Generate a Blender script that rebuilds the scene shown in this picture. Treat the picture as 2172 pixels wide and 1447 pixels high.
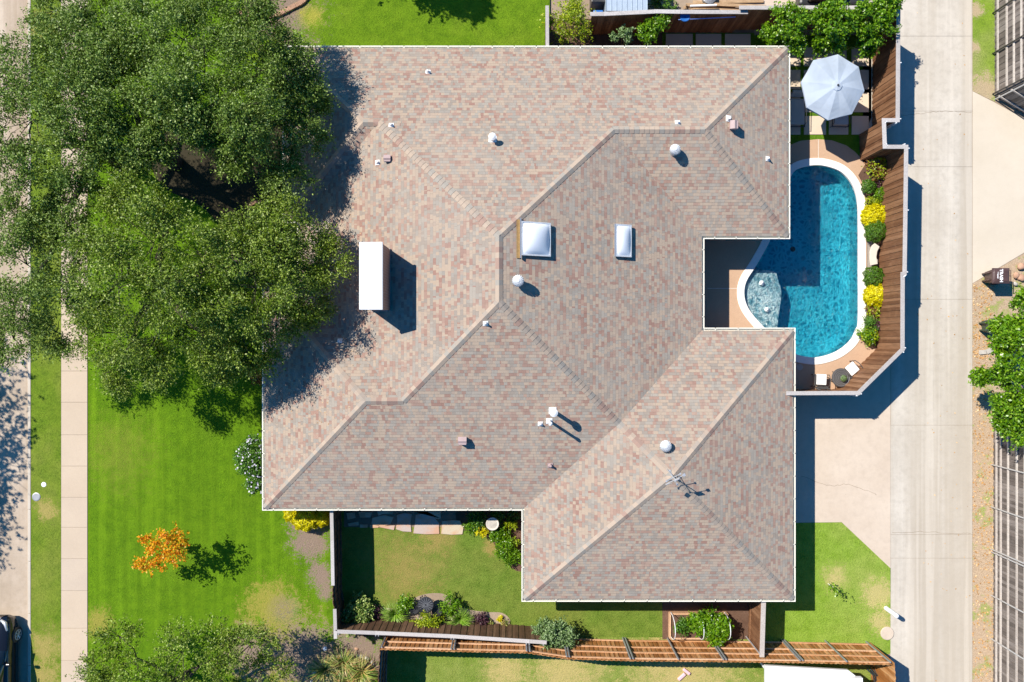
import bpy, bmesh, math, random
import numpy as np
from mathutils import Vector, Matrix, geometry, noise
random.seed(11); RNG = np.random.default_rng(7)
for o in list(bpy.data.objects): bpy.data.objects.remove(o)
SC = bpy.context.scene
COL = SC.collection
# ------------------------------------------------------------------ camera, sky, sun, exposure
H, F = 36.0, 1689.0                      # camera height (m), focal length in photo pixels (2172 wide)
cam = bpy.data.cameras.new('camera'); co = bpy.data.objects.new('camera', cam); COL.objects.link(co)
co.location = (0, 0, H); cam.sensor_width = 36; cam.lens = 36 * F / 2172; cam.clip_end = 2000; cam.clip_start = .5
SC.camera = co
SUND = Vector((.758, -.515, -1)).normalized()       # direction the light travels
w = bpy.data.worlds.new("World"); SC.world = w; w.use_nodes = True
nt = w.node_tree; bg = nt.nodes['Background']; sky = nt.nodes.new('ShaderNodeTexSky')
sky.sky_type = 'NISHITA'; sky.sun_disc = False
elev = math.asin(-SUND.z); sky.sun_elevation = elev
sky.sun_rotation = math.atan2(-SUND.x, -SUND.y)
sky.air_density = 1.0; sky.dust_density = .3; sky.ozone_density = 1.6
bg.inputs[1].default_value = .095
hs = nt.nodes.new('ShaderNodeHueSaturation'); hs.inputs['Saturation'].default_value = 1.6; hs.inputs['Value'].default_value = 1.0
nt.links.new(sky.outputs[0], hs.inputs['Color']); nt.links.new(hs.outputs[0], bg.inputs[0])
sl = bpy.data.lights.new('sun', 'SUN'); sl.energy = 5.0; sl.angle = math.radians(.5); sl.color = (1, .935, .84)
so = bpy.data.objects.new('sun', sl); COL.objects.link(so); so.rotation_euler = SUND.to_track_quat('-Z', 'Y').to_euler()
so.location = (-40, 30, 60)
SC.view_settings.view_transform = 'Standard'; SC.view_settings.look = 'None'
SC.view_settings.exposure = .62; SC.view_settings.gamma = 1

# ------------------------------------------------------------------ helpers
def P(px, py, z=0.0):
    k = (H - z) / F
    return Vector(((px - 1086) * k, -(py - 723.5) * k, z))
R = math.radians
def tag(o, label=None, cat=None, group=None, kind=None):
    if label: o['label'] = label
    if cat: o['category'] = cat
    if group: o['group'] = group
    if kind: o['kind'] = kind
    return o
def thing(name, label, cat, loc=(0, 0, 0), rz=0, group=None):
    o = bpy.data.objects.new(name, None); COL.objects.link(o); o.location = loc; o.rotation_euler = (0, 0, rz)
    o.empty_display_size = .2
    return tag(o, label, cat, group)
def link_mesh(name, me, mat, parent=None):
    o = bpy.data.objects.new(name, me); COL.objects.link(o)
    if mat: me.materials.append(mat)
    if parent: o.parent = parent
    return o
def wloc(p):
    v = Vector((0, 0, 0))
    while p: v += p.location; p = p.parent
    return v
class MB:
    def __init__(s): s.v = []; s.f = []; s.uv = {}
    def add(s, vs, fs):
        n = len(s.v); s.v += [Vector(v) for v in vs]; s.f += [tuple(i + n for i in f) for f in fs]; return s
    def box(s, c, d, rz=0, tilt=None):
        x, y, z = [a / 2 for a in d]
        M = Matrix.Rotation(rz, 3, 'Z')
        if tilt is not None: M = M @ tilt
        vs = [Vector(c) + M @ Vector((i * x, j * y, k * z)) for i in (-1, 1) for j in (-1, 1) for k in (-1, 1)]
        return s.add(vs, [(0, 1, 3, 2), (4, 6, 7, 5), (0, 4, 5, 1), (2, 3, 7, 6), (0, 2, 6, 4), (1, 5, 7, 3)])
    def seg(s, A, B, z0, z1, t, off=0.0):
        A = Vector((A[0], A[1], 0)); B = Vector((B[0], B[1], 0)); d = B - A; L = d.length
        if L < 1e-4: return s
        d /= L; n = Vector((-d.y, d.x, 0)); m = (A + B) / 2 + n * off
        return s.box((m.x, m.y, (z0 + z1) / 2), (L, t, z1 - z0), math.atan2(d.y, d.x))
    def tube(s, pts, rad, n=8, cap=True):
        pts = [Vector(p) for p in pts]
        if not hasattr(rad, '__len__'): rad = [rad] * len(pts)
        rings = []; ref = None
        for i, p in enumerate(pts):
            t = (pts[min(i + 1, len(pts) - 1)] - pts[max(i - 1, 0)]).normalized()
            if ref is None:
                ref = t.orthogonal().normalized()
            else:
                ref = (ref - t * ref.dot(t)).normalized()
            b = t.cross(ref)
            rings.append([p + (ref * math.cos(a) + b * math.sin(a)) * rad[i] for a in [2 * math.pi * k / n for k in range(n)]])
        vs = [v for r_ in rings for v in r_]; fs = []
        for i in range(len(pts) - 1):
            for k in range(n):
                k2 = (k + 1) % n; fs.append((i * n + k, i * n + k2, (i + 1) * n + k2, (i + 1) * n + k))
        if cap: fs.append(tuple(reversed(range(n)))); fs.append(tuple((len(pts) - 1) * n + k for k in range(n)))
        return s.add(vs, fs)
    def lathe(s, c, prof, n=24):
        c = Vector(c); vs = []; fs = []
        for r_, z in prof:
            vs += [c + Vector((r_ * math.cos(2 * math.pi * k / n), r_ * math.sin(2 * math.pi * k / n), z)) for k in range(n)]
        m = len(prof)
        for i in range(m - 1):
            for k in range(n):
                k2 = (k + 1) % n; fs.append((i * n + k, i * n + k2, (i + 1) * n + k2, (i + 1) * n + k))
        fs.append(tuple(reversed(range(n)))); fs.append(tuple((m - 1) * n + k for k in range(n)))
        return s.add(vs, fs)
    def prism(s, pts, z0, z1):
        pts = [Vector((p[0], p[1], 0)) for p in pts]; n = len(pts)
        if sum(pts[i].x * pts[(i + 1) % n].y - pts[(i + 1) % n].x * pts[i].y for i in range(n)) < 0: pts.reverse()
        vs = [Vector((p.x, p.y, z0)) for p in pts] + [Vector((p.x, p.y, z1)) for p in pts]
        fs = [tuple(n + i for i in range(n)), tuple(reversed(range(n)))] + [(i, (i + 1) % n, n + (i + 1) % n, n + i) for i in range(n)]
        return s.add(vs, fs)
    def build(s, name, mat, parent=None, bevel=0, smooth=False):
        off = wloc(parent) if parent else Vector((0, 0, 0))
        me = bpy.data.meshes.new(name); me.from_pydata([v - off for v in s.v], [], s.f); me.update()
        if smooth: me.polygons.foreach_set('use_smooth', [True] * len(me.polygons))
        o = link_mesh(name, me, mat, parent)
        if bevel:
            b = o.modifiers.new('bevel', 'BEVEL'); b.width = bevel; b.segments = 2; b.limit_method = 'ANGLE'
        return o
def sheet(name, pts, z, mat, holes=(), kind='structure', depth=0.0):
    """flat ground sheet from world-space outline, optional holes"""
    loops = [[Vector((p[0], p[1], z)) for p in pts]] + [[Vector((p[0], p[1], z)) for p in h] for h in holes]
    tris = geometry.tessellate_polygon(loops); vs = [v for l in loops for v in l]
    fs = []
    for t in tris:
        a, b, c = [vs[i] for i in t]
        fs.append(tuple(t) if (b - a).cross(c - a).z > 0 else tuple(reversed(t)))
    if depth:
        n = len(pts); m = len(vs); vs = vs + [Vector((v.x, v.y, z - depth)) for v in vs[:n]]
        fs += [(i, (i + 1) % n, m + (i + 1) % n, m + i) for i in range(n)]
    mb = MB(); mb.add(vs, fs); o = mb.build(name, mat)
    if kind: o['kind'] = kind
    return o
def PX(l, z=0.0): return [P(a, b, z) for a, b in l]
def spline(pts, n=8, closed=True):
    out = []; m = len(pts); rng = range(m) if closed else range(m - 1)
    for i in rng:
        if closed: p0, p1, p2, p3 = pts[i - 1], pts[i], pts[(i + 1) % m], pts[(i + 2) % m]
        else: p0, p1, p2, p3 = pts[max(i - 1, 0)], pts[i], pts[i + 1], pts[min(i + 2, m - 1)]
        for k in range(n):
            t = k / n
            out.append(tuple(.5 * ((2 * p1[j]) + (-p0[j] + p2[j]) * t + (2 * p0[j] - 5 * p1[j] + 4 * p2[j] - p3[j]) * t * t + (-p0[j] + 3 * p1[j] - 3 * p2[j] + p3[j]) * t ** 3) for j in range(2)))
    if not closed: out.append(tuple(pts[-1][:2]))
    return out
def offset(pts, d):
    """offset a closed CCW outline outwards by d"""
    n = len(pts); A = sum(pts[i][0] * pts[(i + 1) % n][1] - pts[(i + 1) % n][0] * pts[i][1] for i in range(n))
    s = 1 if A > 0 else -1; out = []
    for i in range(n):
        a = Vector(pts[i - 1][:2]); b = Vector(pts[(i + 1) % n][:2]); t = (b - a).normalized()
        nn = Vector((t.y, -t.x)) * s; p = Vector(pts[i][:2]) + nn * d; out.append((p.x, p.y))
    return out

# ------------------------------------------------------------------ materials
MATS = {}
class NT:
    def __init__(s, name):
        s.m = bpy.data.materials.new(name); s.m.use_nodes = True; s.t = s.m.node_tree; s.n = s.t.nodes
        s.b = s.n['Principled BSDF']; s.out = s.n['Material Output']
        s.pos = s.n.new('ShaderNodeNewGeometry')
    def nd(s, t, **k):
        x = s.n.new(t)
        for a, b in k.items(): setattr(x, a, b)
        return x
    def l(s, a, b): s.t.links.new(a, b)
    def val(s, inp, v):
        if hasattr(v, 'is_linked') or hasattr(v, 'links'): s.l(v, inp)
        else: inp.default_value = v
    def math(s, op, a, b=0.0, c=0.0, clamp=False):
        x = s.nd('ShaderNodeMath', operation=op, use_clamp=clamp)
        for i, v in enumerate((a, b, c)): s.val(x.inputs[i], v)
        return x.outputs[0]
    def mix(s, f, a, b, mode='MIX'):
        x = s.nd('ShaderNodeMix', data_type='RGBA', blend_type=mode); s.val(x.inputs[0], f)
        for i, v in ((6, a), (7, b)):
            if isinstance(v, tuple): x.inputs[i].default_value = (*v[:3], 1)
            else: s.l(v, x.inputs[i])
        return x.outputs[2]
    def noise(s, scale, detail=4, vec=None, rough=.55, dist=0):
        x = s.nd('ShaderNodeTexNoise'); x.inputs['Scale'].default_value = scale; x.inputs['Detail'].default_value = detail
        x.inputs['Roughness'].default_value = rough; x.inputs['Distortion'].default_value = dist
        s.l(vec or s.pos.outputs['Position'], x.inputs['Vector']); return x.outputs['Fac']
    def ramp(s, f, stops, interp='LINEAR'):
        x = s.nd('ShaderNodeValToRGB'); x.color_ramp.interpolation = interp; e = x.color_ramp.elements
        while len(e) < len(stops): e.new(.5)
        for i, (p, c) in enumerate(stops):
            e[i].position = p; e[i].color = (*c[:3], 1) if isinstance(c, tuple) else (c, c, c, 1)
        s.l(f, x.inputs[0]); return x.outputs[0]
    def stretch(s, sx, sy, sz, rz=0):
        x = s.nd('ShaderNodeMapping'); x.inputs['Scale'].default_value = (sx, sy, sz); x.inputs['Rotation'].default_value = (0, 0, rz)
        s.l(s.pos.outputs['Position'], x.inputs[0]); return x.outputs[0]
    def bump(s, h, dist, strength=1):
        x = s.nd('ShaderNodeBump'); x.inputs['Distance'].default_value = dist; x.inputs['Strength'].default_value = strength
        s.l(h, x.inputs['Height']); s.l(x.outputs[0], s.b.inputs['Normal'])
    def fin(s, col, rough=.8, spec=.3, metal=0):
        if isinstance(col, tuple): s.b.inputs['Base Color'].default_value = (*col, 1)
        else: s.l(col, s.b.inputs['Base Color'])
        s.val(s.b.inputs['Roughness'], rough); s.b.inputs['Specular IOR Level'].default_value = spec; s.b.inputs['Metallic'].default_value = metal
        return s.m
def plain(name, c, rough=.6, spec=.4, metal=0, var=.12, scale=6, bump=0.0):
    t = NT(name); n = t.noise(scale, 5)
    col = t.mix(n, tuple(x * (1 - var * 2) for x in c), tuple(min(x * (1 + var), 1) for x in c))
    if bump: t.bump(t.noise(scale * 8, 3), bump)
    return t.fin(col, rough, spec, metal)
def leafmat(name, stops, trans=.25, rough=.45, spec=.4):
    """per-leaf colour variation; thin leaf lets some light through"""
    t = NT(name); rnd = t.pos.outputs['Random Per Island']
    base = t.ramp(rnd, stops); big = t.noise(.8, 4); hv = t.nd('ShaderNodeHueSaturation'); hv.inputs['Saturation'].default_value = 1.08; hv.inputs['Value'].default_value = .82; t.l(base, hv.inputs['Color'])
    col = t.mix(t.ramp(big, [(.4, 0.0), (.62, .8)]), base, hv.outputs[0])
    t.fin(col, rough, spec)
    tr = t.nd('ShaderNodeBsdfTranslucent'); t.l(col, tr.inputs[0]); ms = t.nd('ShaderNodeMixShader'); ms.inputs[0].default_value = trans
    t.l(t.b.outputs[0], ms.inputs[1]); t.l(tr.outputs[0], ms.inputs[2]); t.l(ms.outputs[0], t.out.inputs[0])
    return t.m
def grassmat(name, dark, mid, light, dry=(.33, .25, .09), dryamt=.35, spots=(), soil=(.27, .20, .15), mow=0.0, tint=(.5, .5)):
    t = NT(name)
    big = t.noise(.35, 4); fine = t.noise(14, 6, rough=.7); vf = t.noise(55, 3, rough=.7); med = t.noise(2.2, 4)
    c = t.mix(t.ramp(fine, [(.34, 0.0), (.66, 1.0)]), dark, mid)
    c = t.mix(t.ramp(vf, [(.48, 0.0), (.72, .75)]), c, light)
    c = t.mix(t.math('MULTIPLY', t.ramp(med, [(.35, 0.0), (.7, 1.0)]), .35), c, light)
    d = t.ramp(big, [(.62 - dryamt * .5, 0.0), (.86 - dryamt * .35, 1.0)])
    d = t.math('MULTIPLY', d, t.ramp(fine, [(.3, .2), (.7, 1.0)]))
    c = t.mix(t.math('MULTIPLY', d, dryamt * 1.6, clamp=True), c, dry)
    if mow:
        ms_ = t.noise(1, 3, vec=t.stretch(3.2, .06, 1)); c = t.mix(t.math('MULTIPLY', t.ramp(ms_, [(.42, 0.0), (.6, 1.0)]), .30), c, tuple(x * .6 for x in mid)); ms2 = t.noise(1, 3, vec=t.stretch(2.4, .09, 1)); c = t.mix(t.math('MULTIPLY', t.ramp(ms2, [(.5, 0.0), (.66, 1.0)]), .3), c, light)
        wv = t.nd('ShaderNodeTexWave', wave_type='BANDS', bands_direction='X'); wv.inputs['Scale'].default_value = .55; wv.inputs['Distortion'].default_value = .5
        wv.inputs['Detail'].default_value = 2; t.l(t.pos.outputs['Position'], wv.inputs[0])
        c = t.mix(t.math('MULTIPLY', t.ramp(wv.outputs['Fac'], [(.3, 0.0), (.7, 1.0)]), mow), c, tuple(x * .62 for x in mid))
    for (px, py, rpx, amt, kind) in spots:
        q = P(px, py); vd = t.nd('ShaderNodeVectorMath', operation='DISTANCE'); t.l(t.pos.outputs['Position'], vd.inputs[0]); vd.inputs[1].default_value = q
        dd = t.math('DIVIDE', vd.outputs['Value'], rpx / 46.9)
        dd = t.math('ADD', dd, t.math('MULTIPLY', t.math('SUBTRACT', t.noise(2.4, 7, rough=.72), .5), 2.6))
        dd = t.math('ADD', dd, t.math('MULTIPLY', t.math('SUBTRACT', fine, .5), 2.6))
        f = t.math('MULTIPLY', t.math('SUBTRACT', 1.1, dd, clamp=True), 2.1 * amt, clamp=True)
        c = t.mix(f, c, soil if kind == 's' else dry)
    t.bump(t.math('ADD', fine, t.math('MULTIPLY', vf, .8)), .045, 1)
    return t.fin(c, .85, .12)
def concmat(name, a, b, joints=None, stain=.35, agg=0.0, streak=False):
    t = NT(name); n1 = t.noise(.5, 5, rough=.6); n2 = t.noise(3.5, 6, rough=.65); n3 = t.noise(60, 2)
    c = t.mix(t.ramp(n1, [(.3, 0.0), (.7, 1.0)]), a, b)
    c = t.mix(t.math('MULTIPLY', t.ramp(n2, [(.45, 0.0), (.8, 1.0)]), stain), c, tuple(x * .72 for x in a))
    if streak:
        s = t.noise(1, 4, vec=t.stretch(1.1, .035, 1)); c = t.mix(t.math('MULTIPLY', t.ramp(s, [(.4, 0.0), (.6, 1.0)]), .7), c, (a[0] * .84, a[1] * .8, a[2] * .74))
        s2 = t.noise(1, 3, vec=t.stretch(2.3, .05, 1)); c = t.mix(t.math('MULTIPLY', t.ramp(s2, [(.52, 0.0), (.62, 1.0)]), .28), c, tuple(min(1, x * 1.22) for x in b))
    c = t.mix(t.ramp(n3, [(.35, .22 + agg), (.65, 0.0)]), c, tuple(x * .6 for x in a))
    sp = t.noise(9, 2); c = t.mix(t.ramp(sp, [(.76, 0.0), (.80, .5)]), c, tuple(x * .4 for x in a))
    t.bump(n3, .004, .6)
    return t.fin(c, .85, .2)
def woodmat(name, stops, rough=.7, grain_dir='z', spec=.25):
    t = NT(name); rnd = t.pos.outputs['Random Per Island']
    c = t.ramp(rnd, stops); g = t.noise(1, 5, vec=t.stretch(26, 26, 1.6)); c = t.mix(t.ramp(g, [(.35, .45), (.6, 0.0)]), c, tuple(x * .45 for x in stops[0][1]))
    w_ = t.noise(2.5, 4); c = t.mix(t.math('MULTIPLY', t.ramp(w_, [(.5, 0.0), (.75, 1.0)]), .35), c, stops[-1][1])
    t.bump(g, .003, .5)
    return t.fin(c, rough, spec)
M = {}
# roof shingles: courses of random-width tabs laid out on each slope's own UV
def shinglemat(name):
    t = NT(name); uv = t.nd('ShaderNodeUVMap'); sp = t.nd('ShaderNodeSeparateXYZ'); t.l(uv.outputs[0], sp.inputs[0]); u, v = sp.outputs[0], sp.outputs[1]
    vr = t.math('DIVIDE', v, .135); row = t.math('FLOOR', vr); fr = t.math('FRACT', vr)
    def tabs(scale, seed):
        vo = t.nd('ShaderNodeTexVoronoi', voronoi_dimensions='1D', feature='F1'); vo.inputs['Scale'].default_value = 1; vo.inputs['Randomness'].default_value = .9
        t.l(t.math('ADD', t.math('MULTIPLY', u, scale), t.math('MULTIPLY', row, seed)), vo.inputs['W'])
        s = t.nd('ShaderNodeSeparateColor'); t.l(vo.outputs['Color'], s.inputs[0]); return s.outputs
    a = tabs(7.6, 37.17); b = tabs(4.8, 91.73)
    pal = [(0, (.262, .226, .190)), (.16, (.385, .298, .222)), (.30, (.312, .284, .242)), (.43, (.395, .308, .230)), (.56, (.272, .252, .220)), (.66, (.335, .262, .206)), (.74, (.310, .188, .145)), (.86, (.272, .148, .115)), (.94, (.355, .230, .175))]
    c1 = t.ramp(a[0], pal, 'CONSTANT'); c2 = t.ramp(b[1], pal, 'CONSTANT')
    c = t.mix(t.ramp(b[0], [(.48, 0.0), (.5, 1.0)], 'CONSTANT'), c1, c2)
    c = t.mix(.14, c, (.30, .245, .205))
    g = t.noise(70, 2); c = t.mix(t.ramp(g, [(.3, .25), (.6, 0.0)]), c, (.17, .14, .12))
    w_ = t.noise(.45, 3); c = t.mix(t.math('MULTIPLY', t.ramp(w_, [(.35, 0.0), (.7, 1.0)]), .30), c, (.37, .31, .255))
    s3 = t.noise(1, 4, vec=t.stretch(2.2, .5, 1)); c = t.mix(t.math('MULTIPLY', t.ramp(s3, [(.5, 0.0), (.75, 1.0)]), .25), c, (.22, .19, .165))
    # narrow open gap line between tabs, thin
    h = t.math('SUBTRACT', 1.0, fr)
    hh = t.math('ADD', h, t.math('MULTIPLY', a[1], .35))
    t.bump(hh, .028, 1)
    return t.fin(c, .9, .15)
M['shingle'] = shinglemat('asphalt_shingles')
def capmat():
    t = NT('ridge_cap_shingles'); r = t.pos.outputs['Random Per Island']
    c = t.ramp(r, [(0, (.32, .272, .228)), (.25, (.385, .308, .242)), (.5, (.30, .275, .24)), (.7, (.35, .278, .222)), (.88, (.31, .21, .17))], 'CONSTANT')
    g = t.noise(70, 2); c = t.mix(t.ramp(g, [(.3, .25), (.6, 0.0)]), c, (.17, .14, .12))
    return t.fin(c, .9, .15)
M['cap'] = capmat()
M['gutter'] = plain('cream_gutter_paint', (.80, .77, .66), .45, .4, var=.05)
M['gut_in'] = plain('gutter_inside', (.22, .21, .19), .8, .2)
M['white'] = plain('white_paint', (.80, .80, .79), .45, .4, var=.05)
M['soffit'] = plain('soffit_paint', (.62, .58, .5), .7, .3, var=.05)
M['dome'] = plain('acrylic_dome', (.74, .77, .82), .3, .55, var=.02)
M['galv'] = plain('galvanised_metal', (.62, .64, .66), .38, .5, metal=.55, var=.12, scale=18)
M['turb'] = plain('bright_aluminium', (.66, .68, .70), .5, .5, metal=.15, var=.2, scale=20)
M['capmetal'] = plain('white_sheet_metal', (.66, .67, .68), .5, .4, var=.10, scale=1.3)
M['steel'] = plain('steel_post', (.36, .37, .38), .45, .5, metal=.5, var=.12)
M['pink_metal'] = plain('painted_vent_metal', (.40, .30, .29), .6, .3)
M['rust'] = plain('rusty_flashing', (.42, .26, .10), .7, .3, var=.25, scale=12)
def brickmat():
    t = NT('brick'); br = t.nd('ShaderNodeTexBrick'); tc = t.nd('ShaderNodeMapping'); s = t.nd('ShaderNodeSeparateXYZ'); t.l(t.pos.outputs['Position'], s.inputs[0])
    cb = t.nd('ShaderNodeCombineXYZ'); t.l(t.math('ADD', s.outputs[0], s.outputs[1]), cb.inputs[0]); t.l(s.outputs[2], cb.inputs[1]); t.l(cb.outputs[0], br.inputs[0])
    br.inputs['Color1'].default_value = (.36, .19, .13, 1); br.inputs['Color2'].default_value = (.24, .11, .08, 1); br.inputs['Mortar'].default_value = (.42, .38, .33, 1)
    br.inputs['Scale'].default_value = 4.2; br.inputs['Mortar Size'].default_value = .03; br.inputs['Row Height'].default_value = .3; br.inputs['Brick Width'].default_value = .9
    return t.fin(br.outputs[0], .85, .2)
M['brick'] = brickmat()
M['edging'] = plain('red_edging_brick', (.42, .25, .16), .85, .2, var=.3, scale=9, bump=.004)
M['glass'] = plain('window_glass', (.03, .04, .05), .06, .8, var=.05)
M['conc'] = concmat('pale_concrete', (.465, .42, .355), (.555, .51, .44), stain=.6, streak=True)
M['conc_drive'] = concmat('driveway_concrete', (.51, .42, .33), (.58, .49, .395), stain=.4)
M['conc_right'] = concmat('light_concrete', (.54, .47, .37), (.59, .52, .42), stain=.12)
M['walk'] = concmat('sidewalk_concrete', (.56, .47, .37), (.66, .56, .45), stain=.25)
M['street'] = concmat('street_concrete', (.38, .30, .22), (.52, .43, .34), stain=.5, streak=True)
M['kerb'] = concmat('kerb_concrete', (.47, .41, .33), (.54, .48, .40), stain=.2)
M['deck'] = concmat('exposed_aggregate', (.50, .325, .21), (.57, .39, .26), stain=.15, agg=.4)
M['coping'] = plain('pool_coping', (.80, .76, .70), .6, .3, var=.06, scale=10)
M['paver'] = concmat('cream_paver', (.58, .47, .35), (.63, .52, .40), stain=.08)
M['soil'] = concmat('bare_soil', (.20, .145, .10), (.30, .225, .165), stain=.6, agg=.3)
M['mulch'] = concmat('bark_mulch', (.10, .055, .035), (.19, .115, .08), stain=.7, agg=.5)
M['dirt'] = concmat('dusty_dirt', (.30, .225, .16), (.40, .32, .24), stain=.6, agg=.3)
M['lawn'] = grassmat('front_grass', (.045, .108, .002), (.108, .230, .004), (.21, .37, .010), dry=(.30, .28, .05), dryamt=.13, mow=.12,
                     spots=[(575, 1285, 58, .75, 'd'), (605, 1300, 40, .6, 's'), (655, 1150, 40, 1, 's'), (680, 1220, 30, 1, 's'), (655, 1120, 40, .9, 's'), (690, 1255, 20, .8, 's'), (630, 1110, 20, .5, 's'),
                            (600, 1400, 120, .8, 'd'), (650, 1390, 75, .9, 's'), (760, 1385, 60, 1, 's'), (700, 1420, 60, .8, 's'), (210, 1320, 35, .7, 'd'), (540, 1390, 60, .7, 's'), (250, 960, 90, .15, 'd'), (400, 320, 60, .7, 's'), (560, 430, 60, .9, 's'), (520, 530, 60, .9, 's')])
M['parkway'] = grassmat('parkway_grass', (.055, .11, .006), (.14, .24, .014), (.26, .34, .03), dry=(.36, .30, .09), dryamt=.36, spots=[(100, 1370, 45, .5, 'd'), (95, 1430, 40, .7, 'd'), (100, 1080, 25, .8, 'd'), (90, 60, 40, .5, 'd')])
M['toplawn'] = grassmat('north_grass', (.050, .11, .003), (.125, .24, .006), (.23, .37, .015), dry=(.34, .33, .05), dryamt=.25, spots=[(590, 5, 90, 1, 's'), (660, 35, 30, .6, 'd')])
M['backlawn'] = grassmat('back_garden_grass', (.050, .10, .008), (.13, .215, .022), (.27, .35, .06), dry=(.30, .24, .07), dryamt=.38, spots=[(860, 1210, 90, .4, 'd'), (1045, 1160, 20, .9, 'd'), (930, 1140, 40, .5, 'd')])
M['eastlawn'] = grassmat('east_grass', (.11, .20, .012), (.22, .36, .028), (.38, .52, .09), dry=(.48, .42, .16), dryamt=.30, spots=[(1860, 1260, 35, .8, 'd'), (1770, 1225, 30, .5, 'd'), (1870, 1320, 30, .6, 'd')])
M['southlawn'] = grassmat('neighbour_grass', (.08, .15, .010), (.18, .27, .028), (.34, .40, .10), dry=(.46, .38, .14), dryamt=.32, spots=[(1450, 1425, 130, .6, 'd'), (1200, 1430, 90, .6, 'd'), (1070, 1420, 50, .6, 'd')])
M['turf'] = grassmat('artificial_turf', (.045, .11, .006), (.10, .21, .010), (.18, .32, .018), dryamt=.0)
M['verge'] = grassmat('alley_verge_grass', (.10, .17, .02), (.20, .33, .02), (.33, .46, .05), dry=(.46, .36, .22), dryamt=.5, spots=[(2085, 195, 40, .9, 'd'), (2070, 20, 18, .8, 'd'), (2065, 100, 14, .8, 'd')])
M['fence_br'] = woodmat('stained_brown_boards', [(0, (.135, .060, .028)), (.5, (.20, .098, .048)), (1, (.29, .155, .082))])
M['fence_dk'] = woodmat('dark_brown_boards', [(0, (.085, .045, .028)), (.5, (.13, .07, .042)), (1, (.20, .115, .07))])
M['cedar'] = woodmat('new_cedar_boards', [(0, (.26, .10, .025)), (.5, (.40, .17, .05)), (1, (.58, .32, .14))])
M['cedar_rail'] = woodmat('cedar_rail', [(0, (.50, .26, .12)), (1, (.66, .42, .26))])
M['fence_gr'] = woodmat('weathered_grey_boards', [(0, (.10, .085, .075)), (.5, (.16, .135, .12)), (1, (.24, .21, .19))])
M['rail_gr'] = woodmat('weathered_grey_rail', [(0, (.42, .37, .33)), (1, (.55, .50, .45))])
M['capwood'] = woodmat('bleached_cap_board', [(0, (.36, .33, .31)), (1, (.52, .49, .47))])
M['bark'] = plain('oak_bark', (.075, .06, .048), .95, .15, var=.3, scale=9, bump=.02)
M['stem'] = plain('green_stem', (.11, .10, .05), .8, .2)
M['oak'] = leafmat('live_oak_leaves', [(0, (.045, .09, .008)), (.35, (.11, .19, .018)), (.7, (.19, .30, .045)), (1, (.36, .47, .13))], trans=.27, rough=.5, spec=.4)
M['oak2'] = leafmat('young_oak_leaves', [(0, (.05, .095, .006)), (.4, (.13, .215, .014)), (.75, (.235, .34, .035)), (1, (.40, .48, .12))], trans=.27, rough=.5, spec=.4)
M['bright'] = leafmat('bright_green_leaves', [(0, (.05, .14, .004)), (.4, (.13, .29, .006)), (.8, (.22, .42, .012)), (1, (.38, .55, .06))], trans=.42, rough=.32, spec=.6)
M['midgreen'] = leafmat('mid_green_leaves', [(0, (.04, .11, .012)), (.5, (.085, .21, .02)), (1, (.16, .31, .04))], trans=.28)
M['box'] = leafmat('clipped_box_leaves', [(0, (.035, .10, .006)), (.5, (.08, .19, .010)), (1, (.15, .29, .025))], trans=.22)
M['yellow'] = leafmat('yellow_leaves', [(0, (.58, .50, .004)), (.5, (.80, .72, .006)), (1, (.90, .86, .02))], trans=.4)
M['yelgreen'] = leafmat('yellow_green_leaves', [(0, (.15, .24, .008)), (.5, (.30, .40, .012)), (1, (.48, .52, .03))], trans=.3)
M['orange'] = leafmat('orange_autumn_leaves', [(0, (.80, .22, .01)), (.4, (.88, .38, .015)), (.72, (.85, .50, .015)), (.9, (.45, .50, .03)), (1, (.22, .34, .02))], trans=.4)
M['purple'] = leafmat('purple_leaves', [(0, (.045, .018, .03)), (.6, (.09, .035, .05)), (1, (.16, .08, .09))], trans=.15)
M['bronze'] = leafmat('bronze_leaves', [(0, (.20, .07, .03)), (.5, (.28, .13, .05)), (1, (.25, .30, .05))], trans=.25)
M['varieg'] = leafmat('variegated_leaves', [(0, (.05, .14, .02)), (.5, (.17, .28, .04)), (1, (.55, .62, .22))], trans=.25)
M['greygreen'] = leafmat('grey_green_leaves', [(0, (.06, .13, .03)), (.5, (.16, .26, .08)), (1, (.36, .48, .24))], trans=.2)
M['strap'] = leafmat('strap_leaves', [(0, (.12, .27, .015)), (.5, (.24, .42, .05)), (1, (.48, .62, .16))], trans=.25)
M['drystrap'] = leafmat('dry_tipped_leaves', [(0, (.09, .19, .03)), (.35, (.26, .34, .06)), (.7, (.50, .42, .16)), (1, (.55, .28, .10))], trans=.2)
M['flower'] = leafmat('pale_lilac_petals', [(0, (.55, .50, .70)), (1, (.85, .82, .88))], trans=.2)
M['fallen'] = leafmat('fallen_leaf', [(0, (.40, .20, .07)), (.5, (.58, .33, .12)), (1, (.70, .52, .30))], trans=.1)
M['canvas'] = leafmat('umbrella_canvas', [(0, (.58, .65, .73)), (1, (.59, .66, .74))], trans=.4, rough=.9, spec=.1)
M['blackmetal'] = plain('black_metal', (.03, .03, .032), .4, .5)
M['wicker'] = plain('grey_wicker', (.075, .07, .068), .6, .4, var=.3, scale=60)
M['cushion'] = plain('white_cushion', (.82, .80, .77), .9, .2, var=.05)
M['cushion_g'] = plain('grey_cushion', (.42, .40, .37), .9, .2, var=.08)
M['bin_br'] = plain('brown_plastic', (.085, .048, .045), .45, .4, var=.15)
M['bin_gr'] = plain('green_plastic', (.045, .075, .05), .5, .4, var=.15)
M['text'] = plain('white_lettering', (.85, .85, .85), .5, .3, var=.02)
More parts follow.
